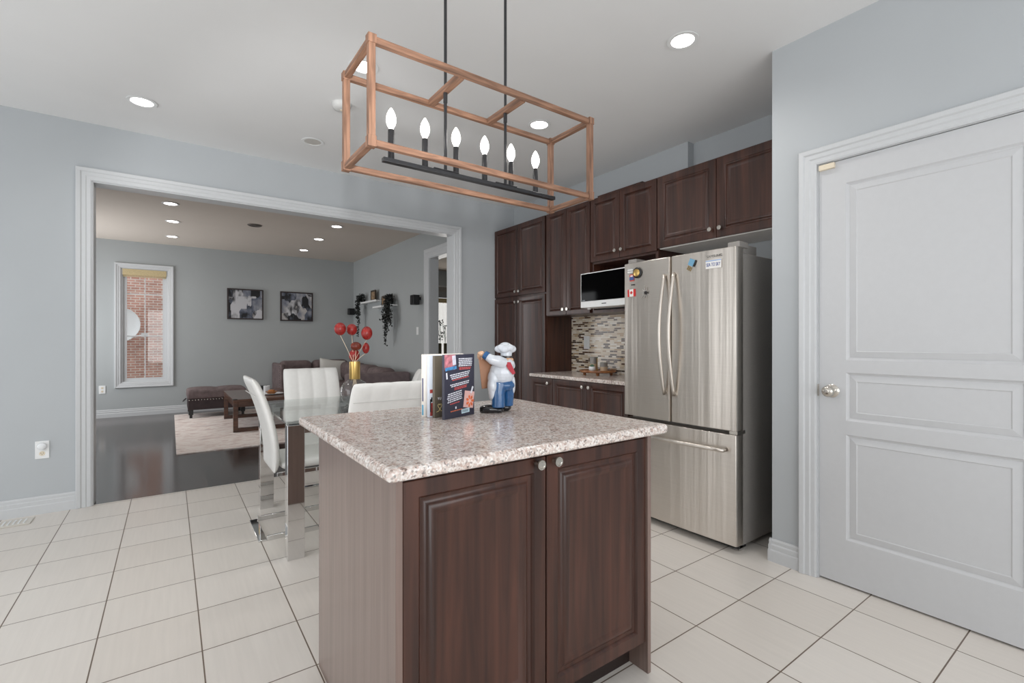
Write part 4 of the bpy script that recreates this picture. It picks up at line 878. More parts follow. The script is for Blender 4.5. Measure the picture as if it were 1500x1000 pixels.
mb = MB(); mb.cyl(cp(713.5, 524.2, -11.3), cp(708.5, 520.8, -10), 6.5*K, 6.0*K, 20); obj('cuff', mb, cb, ch, smooth=True)
mb = MB(); ce(mb, 704, 519.5, -9, 4.8, 4, 4)
for k in range(4): mb.tube([cp(703, 517.5+k*1.6, -11+k*1.2), cp(699.8, 518.5+k*1.7, -9+k*1.2), cp(698.8, 521.5+k*1.5, -5.5+k*1.2), cp(700.5, 523+k*1.4, -3.2+k)], [1.5*K, 1.5*K, 1.4*K, 1.1*K], 8)
mb.tube([cp(706, 522, -9), cp(705, 526, -7), cp(703.5, 528, -5)], [1.7*K, 1.6*K, 1.2*K], 8); cobj('hand', mb, cs, ch, 0.0009)
mb = MB(); mb.prism([cp(699, 524, -3), cp(704, 571, -3), cp(717, 570, 6), cp(722, 533, 6)], CV*(4*K)); obj('menu_board', mb, flat('board_brown', lin(160, 116, 88), 0.5), ch, bevel=0.002)
mb = MB(); ce(mb, 740, 528, 2, 8.5, 8.5, 9); ce(mb, 731.5, 529, 0, 2.4, 2.2, 2.2); ce(mb, 748.6, 529, -1.5, 1.6, 2.2, 2.8); ce(mb, 741, 529, -6.8, 2.0, 1.5, 2.8); hd = cobj('head', mb, cs, ch, 0.0011)
mb = MB(); ce(mb, 733.0, 532, -3.4, 2.2, 3.4, 1.3); ce(mb, 733.0, 532, 4, 2.2, 3.4, 1.3); obj('moustache', mb, ck, hd, smooth='all')
mb = MB(); ce(mb, 732.6, 526.5, -3.2, 1.2, 1.2, 1.3); ce(mb, 732.6, 526.5, 3.8, 1.2, 1.2, 1.3); obj('eye', mb, ck, hd, smooth='all')
mb = MB(); mb.lathe([(8.6*K, 0), (9.0*K, 0), (9.0*K, 2.2*K), (8.6*K, 2.2*K), (8.6*K, 0)], cp(740, 525.6, 2), (0, 0, 1), 28); obj('hair_band', mb, ck, hd)
mb = MB(); mb.lathe([(0, 0), (8.2*K, 0), (8.6*K, 9*K), (0, 9*K)], cp(739.5, 523.3, 2), (0, 0, 1), 28)
for x, y, d_, r in ((730, 513, 0, 7.2), (746, 513, 2, 7.6), (738, 510, 2, 9), (737, 513, -6, 7), (738, 513, 10, 7), (744, 511, -4, 6.5), (733, 511, -4, 6.5)): ce(mb, x, y, d_, r*1.08, r, r*0.78)
cobj('hat', mb, cw, ch)
mb = MB(); mb.prism([cp(736, 531, -10.5), cp(746, 532, -9.5), cp(753, 548, -4.5), cp(749, 550, -9), cp(742, 541, -12.5)], CV*(4*K)); mb.tube([cp(734, 533, -8), cp(741, 536, -9), cp(749, 535, -2), cp(747, 534, 8), cp(738, 535, 12)], [1.8*K]*5, 10); obj('neckerchief', mb, cr, ch, smooth=True, bevel=0.001)

# ------------------------------------------------------------------ dining set
TX0, TX1, TY0, TY1, TZ = 0.508, 1.515, 2.785, 3.86, 0.758
tb = thing('dining_table', ((TX0+TX1)/2, (TY0+TY1)/2, 0), 'glass dining table on mirrored chrome legs behind the island', 'table')
obj('glass_top', MB().box(TX0, TX1, TY0, TY1, TZ-0.012, TZ), M['tableglass'], tb, bevel=0.002)
for x in (TX0+0.008, TX1-0.008-0.088):
    for y in (TY0+0.018, TY1-0.018-0.07):
        lg_ = obj('leg', MB().box(x, x+0.088, y, y+0.07, 0, TZ-0.022), M['chrome'], tb, bevel=0.002)
        obj('leg_pad', MB().box(x+0.008, x+0.08, y+0.006, y+0.064, TZ-0.0219, TZ-0.0121), M['blackplastic'], lg_)
for y in (TY0+0.045, TY1-0.06): obj('apron_bar', MB().box(TX0+0.0962, TX1-0.0962, y, y+0.02, TZ-0.075, TZ-0.045), M['chrome'], tb)

def make_chair():
    """white cantilever chair facing +X, floor bar at x = 0"""
    c = thing('dining_chair', (0, 0, 0), '', 'chair', 'white chairs around the glass table')
    path = [(0.088, 0.395), (0.098, 0.43), (0.100, 0.50), (0.092, 0.58), (0.078, 0.66), (0.058, 0.74), (0.034, 0.82), (0.008, 0.89), (-0.018, 0.945), (-0.034, 0.972)]
    hw = [0.205, 0.207, 0.21, 0.213, 0.215, 0.216, 0.216, 0.215, 0.212, 0.206]; th = 0.046
    nch = 4; per = 8; mb = MB()
    rows_f, rows_b = [], []
    for i, ((x, z), h_) in enumerate(zip(path, hw)):
        p0 = path[max(i-1, 0)]; p1 = path[min(i+1, len(path)-1)]; tx_, tz_ = p1[0]-p0[0], p1[1]-p0[1]; l_ = math.hypot(tx_, tz_); nx, nz = tz_/l_, -tx_/l_
        end = i in (0, len(path)-1); t_ = th*(0.45 if end else 1)
        rf, rb = [], []
        for k in range(nch*per+1):
            s = k/(nch*per); y = h_*(2*s-1)
            g_ = abs(math.sin(PI*s*nch))**0.5 if 0 < k < nch*per else 0
            ed = 1-0.55*abs(2*s-1)**10
            f_ = t_/2*ed-0.007*(1-g_); bk_ = -t_/2*ed+(0.004*(1-g_) if i >= len(path)-3 else 0)
            rf.append(mb.bm.verts.new((x+nx*f_, y, z+nz*f_))); rb.append(mb.bm.verts.new((x+nx*bk_, y, z+nz*bk_)))
        rows_f.append(rf); rows_b.append(rb)
    m_ = nch*per
    for i in range(len(path)-1):
        for k in range(m_):
            mb.bm.faces.new((rows_f[i][k], rows_f[i][k+1], rows_f[i+1][k+1], rows_f[i+1][k])); mb.bm.faces.new((rows_b[i][k+1], rows_b[i][k], rows_b[i+1][k], rows_b[i+1][k+1]))
        mb.bm.faces.new((rows_f[i][0], rows_f[i+1][0], rows_b[i+1][0], rows_b[i][0])); mb.bm.faces.new((rows_f[i+1][m_], rows_f[i][m_], rows_b[i][m_], rows_b[i+1][m_]))
    for k in range(m_):
        mb.bm.faces.new((rows_f[0][k+1], rows_f[0][k], rows_b[0][k], rows_b[0][k+1])); mb.bm.faces.new((rows_f[-1][k], rows_f[-1][k+1], rows_b[-1][k+1], rows_b[-1][k]))
    bk = obj('backrest', mb, M['leather'], c, smooth='all', subsurf=1)
    mb = MB(); mb.box(-0.0145, -0.0105, -0.205, 0.205, 0.868, 0.871); mb.xf(Matrix.Translation((-0.009, 0, 0)))
    obj('seam', mb, flat('seam_grey', lin(196, 195, 192), 0.6), bk)
    mb = MB(); n_ = 16
    st = [(0.125, 0.052), (0.16, 0.066), (0.30, 0.07), (0.44, 0.066), (0.50, 0.055), (0.515, 0.035)]
    rt, rbm = [], []
    for i, (x, t_) in enumerate(st):
        a, b_ = [], []
        for k in range(n_+1):
            s = k/n_; y = 0.208*(2*s-1); ed = 1-0.5*abs(2*s-1)**8; a.append(mb.bm.verts.new((x, y, 0.435+t_/2*ed))); b_.append(mb.bm.verts.new((x, y, 0.435-t_/2*ed)))
        rt.append(a); rbm.append(b_)
    for i in range(len(st)-1):
        for k in range(n_): mb.bm.faces.new((rt[i][k], rt[i+1][k], rt[i+1][k+1], rt[i][k+1])); mb.bm.faces.new((rbm[i][k+1], rbm[i+1][k+1], rbm[i+1][k], rbm[i][k]))
        mb.bm.faces.new((rt[i][0], rbm[i][0], rbm[i+1][0], rt[i+1][0])); mb.bm.faces.new((rt[i][n_], rt[i+1][n_], rbm[i+1][n_], rbm[i][n_]))
    for k in range(n_): mb.bm.faces.new((rt[0][k], rt[0][k+1], rbm[0][k+1], rbm[0][k])); mb.bm.faces.new((rt[-1][k+1], rt[-1][k], rbm[-1][k], rbm[-1][k+1]))
    obj('seat', mb, M['leather'], c, smooth='all', subsurf=1)
    mb = MB(); mb.box(0.0, 0.045, -0.2, 0.2, 0, 0.012); obj('floor_bar', mb, M['chrome'], c, bevel=0.002)
    for s in (-1, 1):
        y0, y1 = sorted((s*0.2, s*0.187)); mb = MB(); mb.box(0.0455, 0.47, y0, y1, 0, 0.03); mb.box(0.4455, 0.47, y0, y1, 0.0301, 0.40); mb.box(0.10, 0.4454, y0, y1, 0.375, 0.3995); obj('side_frame', mb, M['chrome'], c, bevel=0.0015)
    return c
chair = make_chair()
CH = [((0.424, 3.36), 0.0, 'white cantilever dining chair at the left end of the glass table, seen side on'),
      ((0.945, 4.14), -PI/2, 'white channelled dining chair on the far side of the glass table, facing the island'),
      ((0.985, 2.535), PI/2, 'white dining chair with its back to the island, near side of the glass table'),
      ((1.60, 3.36), PI, 'white dining chair at the right end of the glass table, mostly behind the cookbooks')]
for i, (p, a, lb) in enumerate(CH):
    c = chair if i == 0 else copy_tree(chair)
    c.location = (p[0], p[1], 0); c.rotation_euler = (0, 0, a); c['label'] = lb

# vase with red pods
VX, VY = 1.035, 3.30
v = thing('bubble_vase', (VX, VY, TZ), 'clear round glass vase with a gold neck on the dining table', 'vase')
mb = MB(); mb.lathe([(0, 0.001), (0.05, 0.001), (0.082, 0.03), (0.097, 0.075), (0.094, 0.115), (0.074, 0.15), (0.034, 0.176), (0.032, 0.176), (0.071, 0.147), (0.091, 0.114), (0.094, 0.075), (0.08, 0.033), (0.049, 0.005), (0, 0.005)], (VX, VY, TZ), (0, 0, 1), 40); obj('glass_bowl', mb, M['glass'], v, smooth='all')
mb = MB(); mb.lathe([(0.034, 0), (0.035, 0.0), (0.036, 0.003), (0.036, 0.12), (0.034, 0.12), (0.034, 0)], (VX, VY, TZ+0.1762), (0, 0, 1), 40); obj('gold_neck', mb, M['gold'], v, smooth=True)
def vp(px_, py_, d=0.0):
    m_ = 3.291/695; return Vector((VX, VY, TZ+0.2962))+CR*((px_-519.3)*m_)+Vector((0, 0, 1))*((530.5-py_)*m_)+CV*d
pods = [(499.5, 483, -0.02, 8.2, 9, M['red'], 'red seed pod highest on the left of the gold vase'), (511.5, 483.6, 0.05, 7.6, 8.2, M['red'], 'red seed pod overlapping behind the highest left pod'), (535.6, 489, 0.02, 8, 9.6, M['red'], 'round red seed pod standing alone on the right above the vase'),
        (523.5, 508, -0.035, 7.6, 6, M['redbrown'], 'brownish red flattened pod in the middle of the bouquet'), (533.5, 511, 0.03, 5.2, 7.8, M['red'], 'narrow red pod right of the brownish flattened pod'), (515.5, 522, 0.045, 7.6, 9.6, M['red'], 'low red seed pod just above the gold neck')]
for i, (x, y, d_, rx, rz, m_, lb) in enumerate(pods):
    s = thing('dried_pod_stem', vp(519.3+(i-2.5)*1.0, 560, 0), lb, 'dried flower', 'dried red pods in the vase')
    mb = MB(); ce2 = vp(x, y, d_); k = 3.291/695
    mb.ell(ce2, (rx*k, rx*k, rz*k), 20, 12, CROT); 
    for v_ in mb.bm.verts:
        w_ = v_.co-ce2; a_ = math.atan2(w_.dot(CV), w_.dot(CR)); v_.co = ce2+w_*(1+0.03*math.cos(a_*5))
    obj('pod', mb, m_, s, smooth='all')
    b0 = vp(519.3+(i-2.5)*1.2, 530, 0); low = vp(519.3-(i-2.5)*1.2, 566, 0); e = ce2-Vector((0, 0, 1))*(rz*k*0.97)
    mb = MB(); mb.tube([low, b0, b0.lerp(e, 0.5)+Vector((0, 0, 0.004)), e], 0.0016 if i != 2 else 0.0011, 6); obj('stem', mb, M['stem'], s, smooth='all')

# ------------------------------------------------------------------ living room
def pict(x0, x1, z0, z1, seed, label):
    t = thing('framed_art', ((x0+x1)/2, YF-0.02, z0), label, 'picture', 'abstract pictures on the far wall')
    mb = MB(); f = 0.022
    for a, b_, c_, e in ((x0, x0+f, z0, z1), (x1-f, x1, z0, z1), (x0+f, x1-f, z0, z0+f), (x0+f, x1-f, z1-f, z1)): mb.box(a, b_, YF-0.035, YF-0.0005, c_, e)
    obj('frame', mb, flat('dark_frame', lin(40, 26, 24), 0.4), t); obj('canvas', MB().box(x0+f+0.0005, x1-f-0.0005, YF-0.028, YF-0.001, z0+f+0.0005, z1-f-0.0005), artmat('abstract_paint_%d' % seed, seed*3.3), t, recenter=False)
pict(0.803, 1.369, 1.573, 2.115, 1, 'black framed abstract in grey, white and blue, left of the pair on the far wall')
pict(1.650, 2.218, 1.563, 2.11, 2, 'black framed abstract in black, grey and white, right of the pair, nearer the corner')
def speaker(c, hx, hy, hz, label):
    t = thing('wall_speaker', (c[0], c[1], c[2]-hz), label, 'speaker', 'small black speakers on the living room walls')
    obj('cabinet', MB().box(c[0]-hx, c[0]+hx, c[1]-hy, c[1]+hy, c[2]-hz, c[2]+hz), M['blackplastic'], t, bevel=0.006)
    return t
s = speaker((2.925, 9.56, 1.775), 0.055, 0.05, 0.063, 'small black speaker in the far corner of the living room')
obj('bracket', MB().box(2.91, 2.94, 9.6105, 9.6495, 1.77, 1.82), M['blackplastic'], s); obj('grille', MB().box(2.885, 2.965, 9.505, 9.5095, 1.725, 1.825), flat('speaker_cloth', lin(30, 30, 32), 0.9), s)
s = speaker((2.91, 6.48, 1.795), 0.05, 0.06, 0.072, 'small black speaker on the grey wall beside the dining doorway')
obj('bracket', MB().box(2.9605, 2.9995, 6.465, 6.495, 1.80, 1.84), M['blackplastic'], s); obj('grille', MB().box(2.855, 2.8595, 6.435, 6.525, 1.735, 1.855), flat('speaker_cloth_b', lin(30, 30, 32), 0.9), s)
def shelf(y0, y1, z, label):
    t = thing('picture_ledge', (XR-0.06, (y0+y1)/2, z-0.03), label, 'shelf', 'white ledges on the living room wall')
    obj('ledge', MB().box(XR-0.115, XR-0.0005, y0, y1, z-0.018, z), M['white'], t); obj('front_lip', MB().box(XR-0.12, XR-0.1151, y0, y1, z-0.022, z+0.008), M['white'], t)
shelf(8.03, 8.98, 1.903, 'upper white ledge on the grey wall, nearer the corner'); shelf(7.36, 8.2, 1.785, 'lower white ledge on the grey wall, nearer the doorway')
def photo(y0, y1, z, h, label):
    t = thing('photo_frame', (XR-0.05, (y0+y1)/2, z), label, 'photo frame', 'photo frames on the ledges')
    mb = MB(); f = 0.028; x0 = XR-0.075
    for a, b_, c_, e in ((y0, y0+f, 0, h), (y1-f, y1, 0, h), (y0+f, y1-f, 0, f), (y0+f, y1-f, h-f, h)): mb.box(x0, x0+0.02, a, b_, z+0.0005+c_, z+0.0005+e)
    obj('frame', mb, flat('bronze_frame', lin(70, 58, 44), 0.4, metal=0.3), t); obj('photo', MB().box(x0+0.004, x0+0.018, y0+f+0.0005, y1-f-0.0005, z+f+0.001, z+h-f), flat('photo_tan', lin(150, 124, 96), 0.5, noise=0.5, nscale=25), t)
photo(8.19, 8.42, 1.903, 0.19, 'bronze photo frame on the upper white ledge'); photo(7.66, 7.88, 1.785, 0.17, 'bronze photo frame on the lower white ledge')
def trailing(yc, z, strands, label, seed, big):
    rnd = random.Random(seed)
    t = thing('trailing_plant', (XR-0.06, yc, z), label, 'plant', 'trailing plants on the ledges')
    mb = MB(); mb.lathe([(0, 0), (0.035, 0), (0.047, 0.07), (0.043, 0.07), (0.04, 0.06), (0, 0.06)], (XR-0.058, yc, z+0.0005), (0, 0, 1), 20); obj('pot', mb, M['darkleaf'], t, smooth=True)
    mb = MB()
    def leaf_(p, sz):
        d_ = Vector((rnd.uniform(-1, 0.2), rnd.uniform(-1, 1), rnd.uniform(-1, 0.5))).normalized(); o_ = d_.orthogonal().normalized()
        o_ = Matrix.Rotation(rnd.uniform(0, 6.28), 3, d_)@o_; n_ = d_.cross(o_)
        if p.x+abs(d_.x)*sz > XR-0.006: p = p.copy(); p.x = XR-0.008-abs(d_.x)*sz-sz*0.5
        mb.bm.faces.new([mb.bm.verts.new(q_) for q_ in (p, p+d_*sz*0.5+o_*sz*0.35+n_*sz*.05, p+d_*sz, p+d_*sz*0.5-o_*sz*0.35+n_*sz*.05)])
    vines = MB()
    for y_off, zl, dens in strands:
        pts = [Vector((XR-0.058, yc, z+0.065)), Vector((XR-0.09, yc+y_off*0.5, z+0.11)), Vector((XR-0.135, yc+y_off*0.85, z+0.04))]
        n_ = max(3, int(zl/0.06))
        for k in range(n_): pts.append(Vector((XR-0.14+rnd.uniform(-.015, .015), yc+y_off+rnd.uniform(-.02, .02), z+0.0-zl*(k+1)/n_)))
        vines.tube(pts, 0.003, 5)
        for a, b_ in zip(pts, pts[1:]):
            for _ in range(int(dens*1.8)): leaf_(a.lerp(b_, rnd.random())+Vector((rnd.uniform(-.02, .02), rnd.uniform(-.03, .03), rnd.uniform(-.02, .02))), rnd.uniform(0.028, 0.048))
    for _ in range(big*2): leaf_(Vector((XR-0.075+rnd.uniform(-.05, .03), yc+rnd.uniform(-.13, .13), z+0.09+rnd.uniform(-.03, .07))), rnd.uniform(0.03, 0.05))
    obj('vines', vines, M['darkleaf'], t, fix=False); obj('foliage', mb, M['darkleaf'], t, fix=False)
trailing(8.90, 1.903, [(0.02, 0.12, 6), (0.10, 0.2, 6), (0.04, 0.3, 6), (-0.02, 0.35, 4), (0.0, 0.62, 5), (-0.08, 0.25, 3)], 'dark plant trailing in one thin strand from the upper white ledge', 3, 60)
trailing(7.50, 1.785, [(-0.14, 0.3, 9), (-0.2, 0.34, 9), (-0.08, 0.42, 8), (-0.02, 0.58, 6), (0.02, 0.66, 4), (0.1, 0.3, 3), (0.16, 0.26, 3), (-0.14, 0.2, 9), (0.05, 0.45, 3)], 'dark bushy plant trailing from the lower white ledge', 5, 120)

# rug
obj('area_rug', MB().box(0.05, 2.75, 6.08, 9.32, 0.0005, 0.010), M['rug'], label='faded beige and pink patterned rug under the coffee table', cat='rug', recenter=False)
# ottoman
ot = thing('ottoman', (0.6, 9.08, 0), 'tufted plum velvet storage ottoman with nailheads, below the tall window', 'ottoman')
ox0, ox1, oy0, oy1 = 0.205, 1.0, 8.72, 9.28
obj('box', MB().box(ox0+0.01, ox1-0.01, oy0+0.01, oy1-0.01, 0.135, 0.30), M['sofadark'], ot, bevel=0.012)
def cushion(mb, x0, x1, y0, y1, z0, z1, tx_=1, ty_=1, puff=0.02, n=10):
    """box cushion with a domed, tufted top; grid tx_ by ty_ pillows"""
    nx, ny = n*tx_, n*ty_
    top = []
    for j in range(ny+1):
        r = []
        for i in range(nx+1):
            u, v_ = i/nx, j/ny; f = (abs(math.sin(PI*u*tx_))**0.5)*(abs(math.sin(PI*v_*ty_))**0.5)
            r.append(mb.bm.verts.new((x0+(x1-x0)*u, y0+(y1-y0)*v_, z1-puff+puff*f)))
        top.append(r)
    bot = [[mb.bm.verts.new((x0+(x1-x0)*i/nx, y0+(y1-y0)*j/ny, z0)) for i in range(nx+1)] for j in range(ny+1)]
    for j in range(ny):
        for i in range(nx):
            mb.bm.faces.new((top[j][i], top[j][i+1], top[j+1][i+1], top[j+1][i])); mb.bm.faces.new((bot[j][i+1], bot[j][i], bot[j+1][i], bot[j+1][i+1]))
    for i in range(nx): mb.bm.faces.new((bot[0][i], bot[0][i+1], top[0][i+1], top[0][i])); mb.bm.faces.new((bot[ny][i+1], bot[ny][i], top[ny][i], top[ny][i+1]))
    for j in range(ny): mb.bm.faces.new((bot[j+1][0], bot[j][0], top[j][0], top[j+1][0])); mb.bm.faces.new((bot[j][nx], bot[j+1][nx], top[j+1][nx], top[j][nx]))
mb = MB(); cushion(mb, ox0, ox1, oy0, oy1, 0.302, 0.465, 2, 1, 0.03); obj('tufted_lid', mb, M['sofa'], ot, bevel=0.03, bseg=4)
mb = MB()
for k in range(20): mb.ell((ox0+0.03+k*0.039, oy0+0.009, 0.288), (0.008, 0.005, 0.008), 10, 6)
obj('nailhead_trim', mb, M['nickel'], ot, smooth='all')
for x in (ox0+0.02, ox1-0.08):
    for y in (oy0+0.02, oy1-0.08):
        mb = MB(); mb.prism([(x+0.012, y+0.012, 0.0105), (x+0.048, y+0.012, 0.0105), (x+0.048, y+0.048, 0.0105), (x+0.012, y+0.048, 0.0105)], (0, 0, 0.05)); mb.box(x, x+0.06, y, y+0.06, 0.06, 0.1345); obj('leg', mb, M['blackplastic'], ot)
mb = MB(); mb.tube([(ox0-0.004, 9.0, 0.30), (ox0-0.04, 9.0, 0.27), (ox0-0.05, 8.99, 0.25), (ox0-0.03, 9.01, 0.26), (ox0-0.004, 9.01, 0.295)], 0.005, 6); obj('pull_loop', mb, M['sofadark'], ot)
# coffee table
ct = thing('coffee_table', (1.05, 7.7, 0.01), 'brown wooden coffee table with open square end frames on the rug', 'coffee table')
cx0, cx1, cy0, cy1 = 0.655, 1.43, 7.06, 8.42; zt = 0.435
obj('table_top', MB().box(cx0, cx1, cy0, cy1, zt-0.03, zt), M['ctable'], ct, bevel=0.003)
for y in (cy0+0.005, cy1-0.055):
    mb = MB(); mb.box(cx0+0.003, cx0+0.058, y, y+0.05, 0.0105, zt-0.0305); mb.box(cx1-0.058, cx1-0.003, y, y+0.05, 0.0105, zt-0.0305); mb.box(cx0+0.0582, cx1-0.0582, y, y+0.05, 0.0105, 0.06); mb.box(cx0+0.0582, cx1-0.0582, y, y+0.05, zt-0.10, zt-0.0305); obj('end_frame', mb, M['ctable'], ct, bevel=0.002)
for x in (cx0+0.01, cx1-0.04): obj('side_rail', MB().box(x, x+0.03, cy0+0.056, cy1-0.056, zt-0.10, zt-0.0305), M['ctable'], ct)
obj('corner_guard', MB().box(cx0-0.006, cx0+0.05, cy0-0.006, cy0+0.05, zt+0.0003, zt+0.006), M['blackplastic'], ct, bevel=0.002, label='black rubber corner guard')
def onct(px_, py_):  # point on the coffee table top seen at a photo position
    a = (px_-750)/695; dx, dy, dz = 0.584+0.8116*a, 0.8116-0.584*a, (498.5-py_)/695; s_ = (zt-1.2)/dz; return (dx*s_, dy*s_, zt)
x, y, z = 1.19, 7.50, zt
t = thing('serving_plate', (x, y, z), 'white oval plate holding a wooden dish on the coffee table', 'plate'); mb = MB(); mb.lathe([(0, 0.0005), (0.08, 0.0005), (0.14, 0.012), (0.138, 0.016), (0.08, 0.006), (0, 0.006)], (x, y, z), (0, 0, 1), 36); obj('dish_body', mb, M['ceramic'], t, smooth=True)
t = thing('wooden_dish', (x-0.02, y, z+0.007), 'small orange brown wooden dish on the white plate', 'dish'); mb = MB(); mb.lathe([(0, 0), (0.045, 0), (0.075, 0.03), (0.075, 0.036), (0.05, 0.03), (0, 0.026)], (x-0.02, y, z+0.0065), (0, 0, 1), 30); obj('bowl', mb, M['oak'], t, smooth=True)
mb = MB(); mb.lathe([(0, 0), (0.04, 0), (0.042, 0.024), (0, 0.03)], (x-0.02, y, z+0.035), (0, 0, 1), 24); obj('filling', mb, flat('amber_fill', lin(196, 130, 70), 0.5), t, smooth=True)
x, y = 1.145, 7.74
t = thing('pillar_candle', (x, y, zt), 'white pillar candle on the coffee table beside the plate', 'candle'); mb = MB(); mb.lathe([(0, 0.0005), (0.044, 0.0005), (0.044, 0.10), (0.04, 0.104), (0.02, 0.10), (0, 0.10)], (x, y, zt), (0, 0, 1), 28); obj('wax', mb, M['ceramic'], t, smooth=True); mb = MB(); mb.cyl((x, y, zt+0.1), (x, y, zt+0.115), 0.002); obj('wick', mb, M['blackplastic'], t)
t = thing('coaster_box', (1.08, 8.05, zt), 'low black box behind the pillar candle on the coffee table', 'box'); obj('box_body', MB().box(1.0, 1.22, 8.0, 8.12, zt+0.0005, zt+0.08), M['blackplastic'], t, bevel=0.004); mb = MB(); mb.tube([(1.03, 8.06, zt+0.081), (1.035, 8.06, zt+0.12), (1.05, 8.06, zt+0.15)], 0.004, 6); obj('antenna', mb, M['blackplastic'], t)

# sectional sofa
so = thing('sectional_sofa', (2.3, 8.6, 0), 'plum velvet corner sofa along the far and right living room walls', 'sofa')
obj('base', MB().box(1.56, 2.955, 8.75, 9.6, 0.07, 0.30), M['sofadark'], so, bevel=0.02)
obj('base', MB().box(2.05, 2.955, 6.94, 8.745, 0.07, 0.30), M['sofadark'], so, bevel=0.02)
def soft(name, x0, x1, y0, y1, z0, z1, mat_, r=0.05, parent=so): return obj(name, MB().box(x0, x1, y0, y1, z0, z1), mat_, parent, bevel=r, bseg=5)
mb = MB(); cushion(mb, 1.575, 2.20, 8.72, 9.38, 0.302, 0.47, 1, 1, 0.03); obj('seat_cushion', mb, M['sofa'], so, bevel=0.03, bseg=3)
mb = MB(); cushion(mb, 2.205, 2.94, 8.72, 9.38, 0.302, 0.47, 1, 1, 0.03); obj('seat_cushion', mb, M['sofa'], so, bevel=0.03, bseg=3)
mb = MB(); cushion(mb, 2.02, 2.72, 7.84, 8.715, 0.302, 0.47, 1, 1, 0.03); obj('seat_cushion', mb, M['sofa'], so, bevel=0.03, bseg=3)
mb = MB(); cushion(mb, 2.02, 2.72, 6.96, 7.835, 0.302, 0.47, 1, 1, 0.03); obj('seat_cushion', mb, M['sofa'], so, bevel=0.03, bseg=3)
soft('end_arm', 1.50, 1.572, 8.76, 9.58, 0.072, 0.80, M['sofa'], 0.03)
mb = MB()
for k in range(14): mb.ell((1.5, 8.80, 0.24+k*0.04), (0.006, 0.009, 0.009), 8, 6)
obj('nailhead_trim', mb, M['sofadark'], so, smooth='all')
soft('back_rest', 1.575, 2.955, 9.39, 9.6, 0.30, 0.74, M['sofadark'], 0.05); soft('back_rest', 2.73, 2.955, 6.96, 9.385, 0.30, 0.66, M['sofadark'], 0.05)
soft('back_cushion', 1.58, 2.12, 9.20, 9.46, 0.47, 0.835, M['sofa'], 0.09); soft('back_cushion', 2.13, 2.78, 9.20, 9.46, 0.47, 0.84, M['sofa'], 0.09)
for y0, y1, z1 in ((8.30, 9.17, 0.80), (7.64, 8.29, 0.79), (6.98, 7.63, 0.775)): soft('back_cushion', 2.56, 2.85, y0, y1, 0.47, z1, M['sofa'], 0.10)
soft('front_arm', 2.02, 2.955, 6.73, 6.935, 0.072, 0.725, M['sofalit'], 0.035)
for x, y in ((1.62, 8.82), (2.86, 9.5), (2.1, 6.98), (2.86, 6.98), (1.62, 9.5)): obj('foot', MB().box(x-0.03, x+0.03, y-0.03, y+0.03, 0.0105, 0.0695), M['blackplastic'], so)
tp = thing('throw_pillow', (2.36, 9.05, 0.48), 'pale grey throw pillow leaning on the plum sofa behind the far chair', 'pillow')
mb = MB(); n = 14; F, B_ = [], []
for j in range(n+1):
    rf, rb = [], []
    for i in range(n+1):
        u, v_ = 2*i/n-1, 2*j/n-1; t_ = 0.075*((1-abs(u)**2.5)*(1-abs(v_)**2.5))**0.5; pin = 1-0.08*(1-abs(u*v_))*max(abs(u), abs(v_))
        x, z = 0.23*u*pin, 0.2*v_*pin; rf.append(mb.bm.verts.new((x, -t_-0.002, z))); rb.append(mb.bm.verts.new((x, t_+0.002, z)))
    F.append(rf); B_.append(rb)
for j in range(n):
    for i in range(n): mb.bm.faces.new((F[j][i], F[j][i+1], F[j+1][i+1], F[j+1][i])); mb.bm.faces.new((B_[j][i+1], B_[j][i], B_[j+1][i], B_[j+1][i+1]))
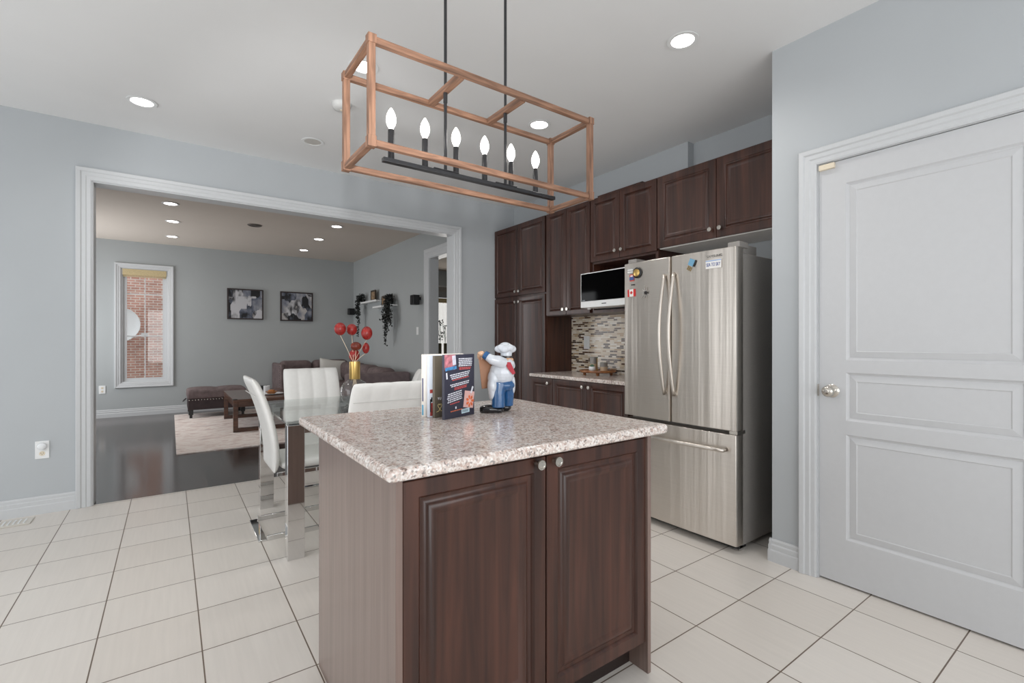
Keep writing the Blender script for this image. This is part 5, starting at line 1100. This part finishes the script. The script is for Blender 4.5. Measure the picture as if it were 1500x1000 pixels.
for i in range(n):
    mb.bm.faces.new((B_[0][i], B_[0][i+1], F[0][i+1], F[0][i])); mb.bm.faces.new((F[n][i], F[n][i+1], B_[n][i+1], B_[n][i])); mb.bm.faces.new((F[i][0], F[i+1][0], B_[i+1][0], B_[i][0])); mb.bm.faces.new((F[i+1][n], F[i][n], B_[i][n], B_[i+1][n]))
mb.xf(Matrix.Translation((2.42, 9.06, 0.655))@Matrix.Rotation(math.radians(8), 4, 'Y')@Matrix.Rotation(math.radians(-12), 4, 'X')); obj('cover', mb, M['pillow'], tp, smooth='all')

# dining room glimpse: console with two vases
co = thing('console_table', (4.9, 9.3, 0), 'narrow brown console table under the dining room window', 'console table')
obj('table_top', MB().box(4.45, 5.5, 9.1, 9.45, 0.80, 0.83), M['ctable'], co)
for x in (4.47, 5.44):
    for y in (9.12, 9.39): obj('leg', MB().box(x, x+0.04, y, y+0.04, 0, 0.7995), M['ctable'], co)
for i, (x, lb) in enumerate(((4.735, 'olive brown vase of pale flowers nearest the doorway edge, in the dining room window'), (4.865, 'olive brown vase of pale flowers right of its twin, in the dining room window'))):
    t = thing('flower_vase', (x, 9.25, 0.83), lb, 'vase', 'vases on the dining room console')
    mb = MB(); mb.lathe([(0, 0.0005), (0.034, 0.0005), (0.038, 0.02), (0.038, 0.30), (0.034, 0.31), (0.03, 0.30), (0, 0.29)], (x, 9.25, 0.83), (0, 0, 1), 20); obj('vase_body', mb, flat('olive_glaze_%d' % i, lin(92, 84, 56), 0.3, noise=0.3), t, smooth=True)
    rnd = random.Random(11+i); st_ = MB(); fl_ = MB(); lf_ = MB()
    for k in range(7):
        tip = Vector((x+rnd.uniform(-.05, .05), 9.25+rnd.uniform(-.08, .08), 1.24+rnd.uniform(0, .42))); st_.tube([(x, 9.25, 1.12), (x+(tip.x-x)*.4, 9.25, 1.25), tip], 0.003, 5); fl_.ell(tip, (0.022, 0.022, 0.018), 10, 6)
        for _ in range(2): q_ = tip+Vector((rnd.uniform(-.02, .02), rnd.uniform(-.03, .03), rnd.uniform(-.08, .02))); lf_.ell(q_, (0.018, 0.008, 0.012), 8, 5)
    obj('flower_stems', st_, M['green'], t); obj('blossoms', fl_, M['ceramic'], t, smooth='all'); obj('leaves', lf_, M['darkleaf'], t, smooth='all')
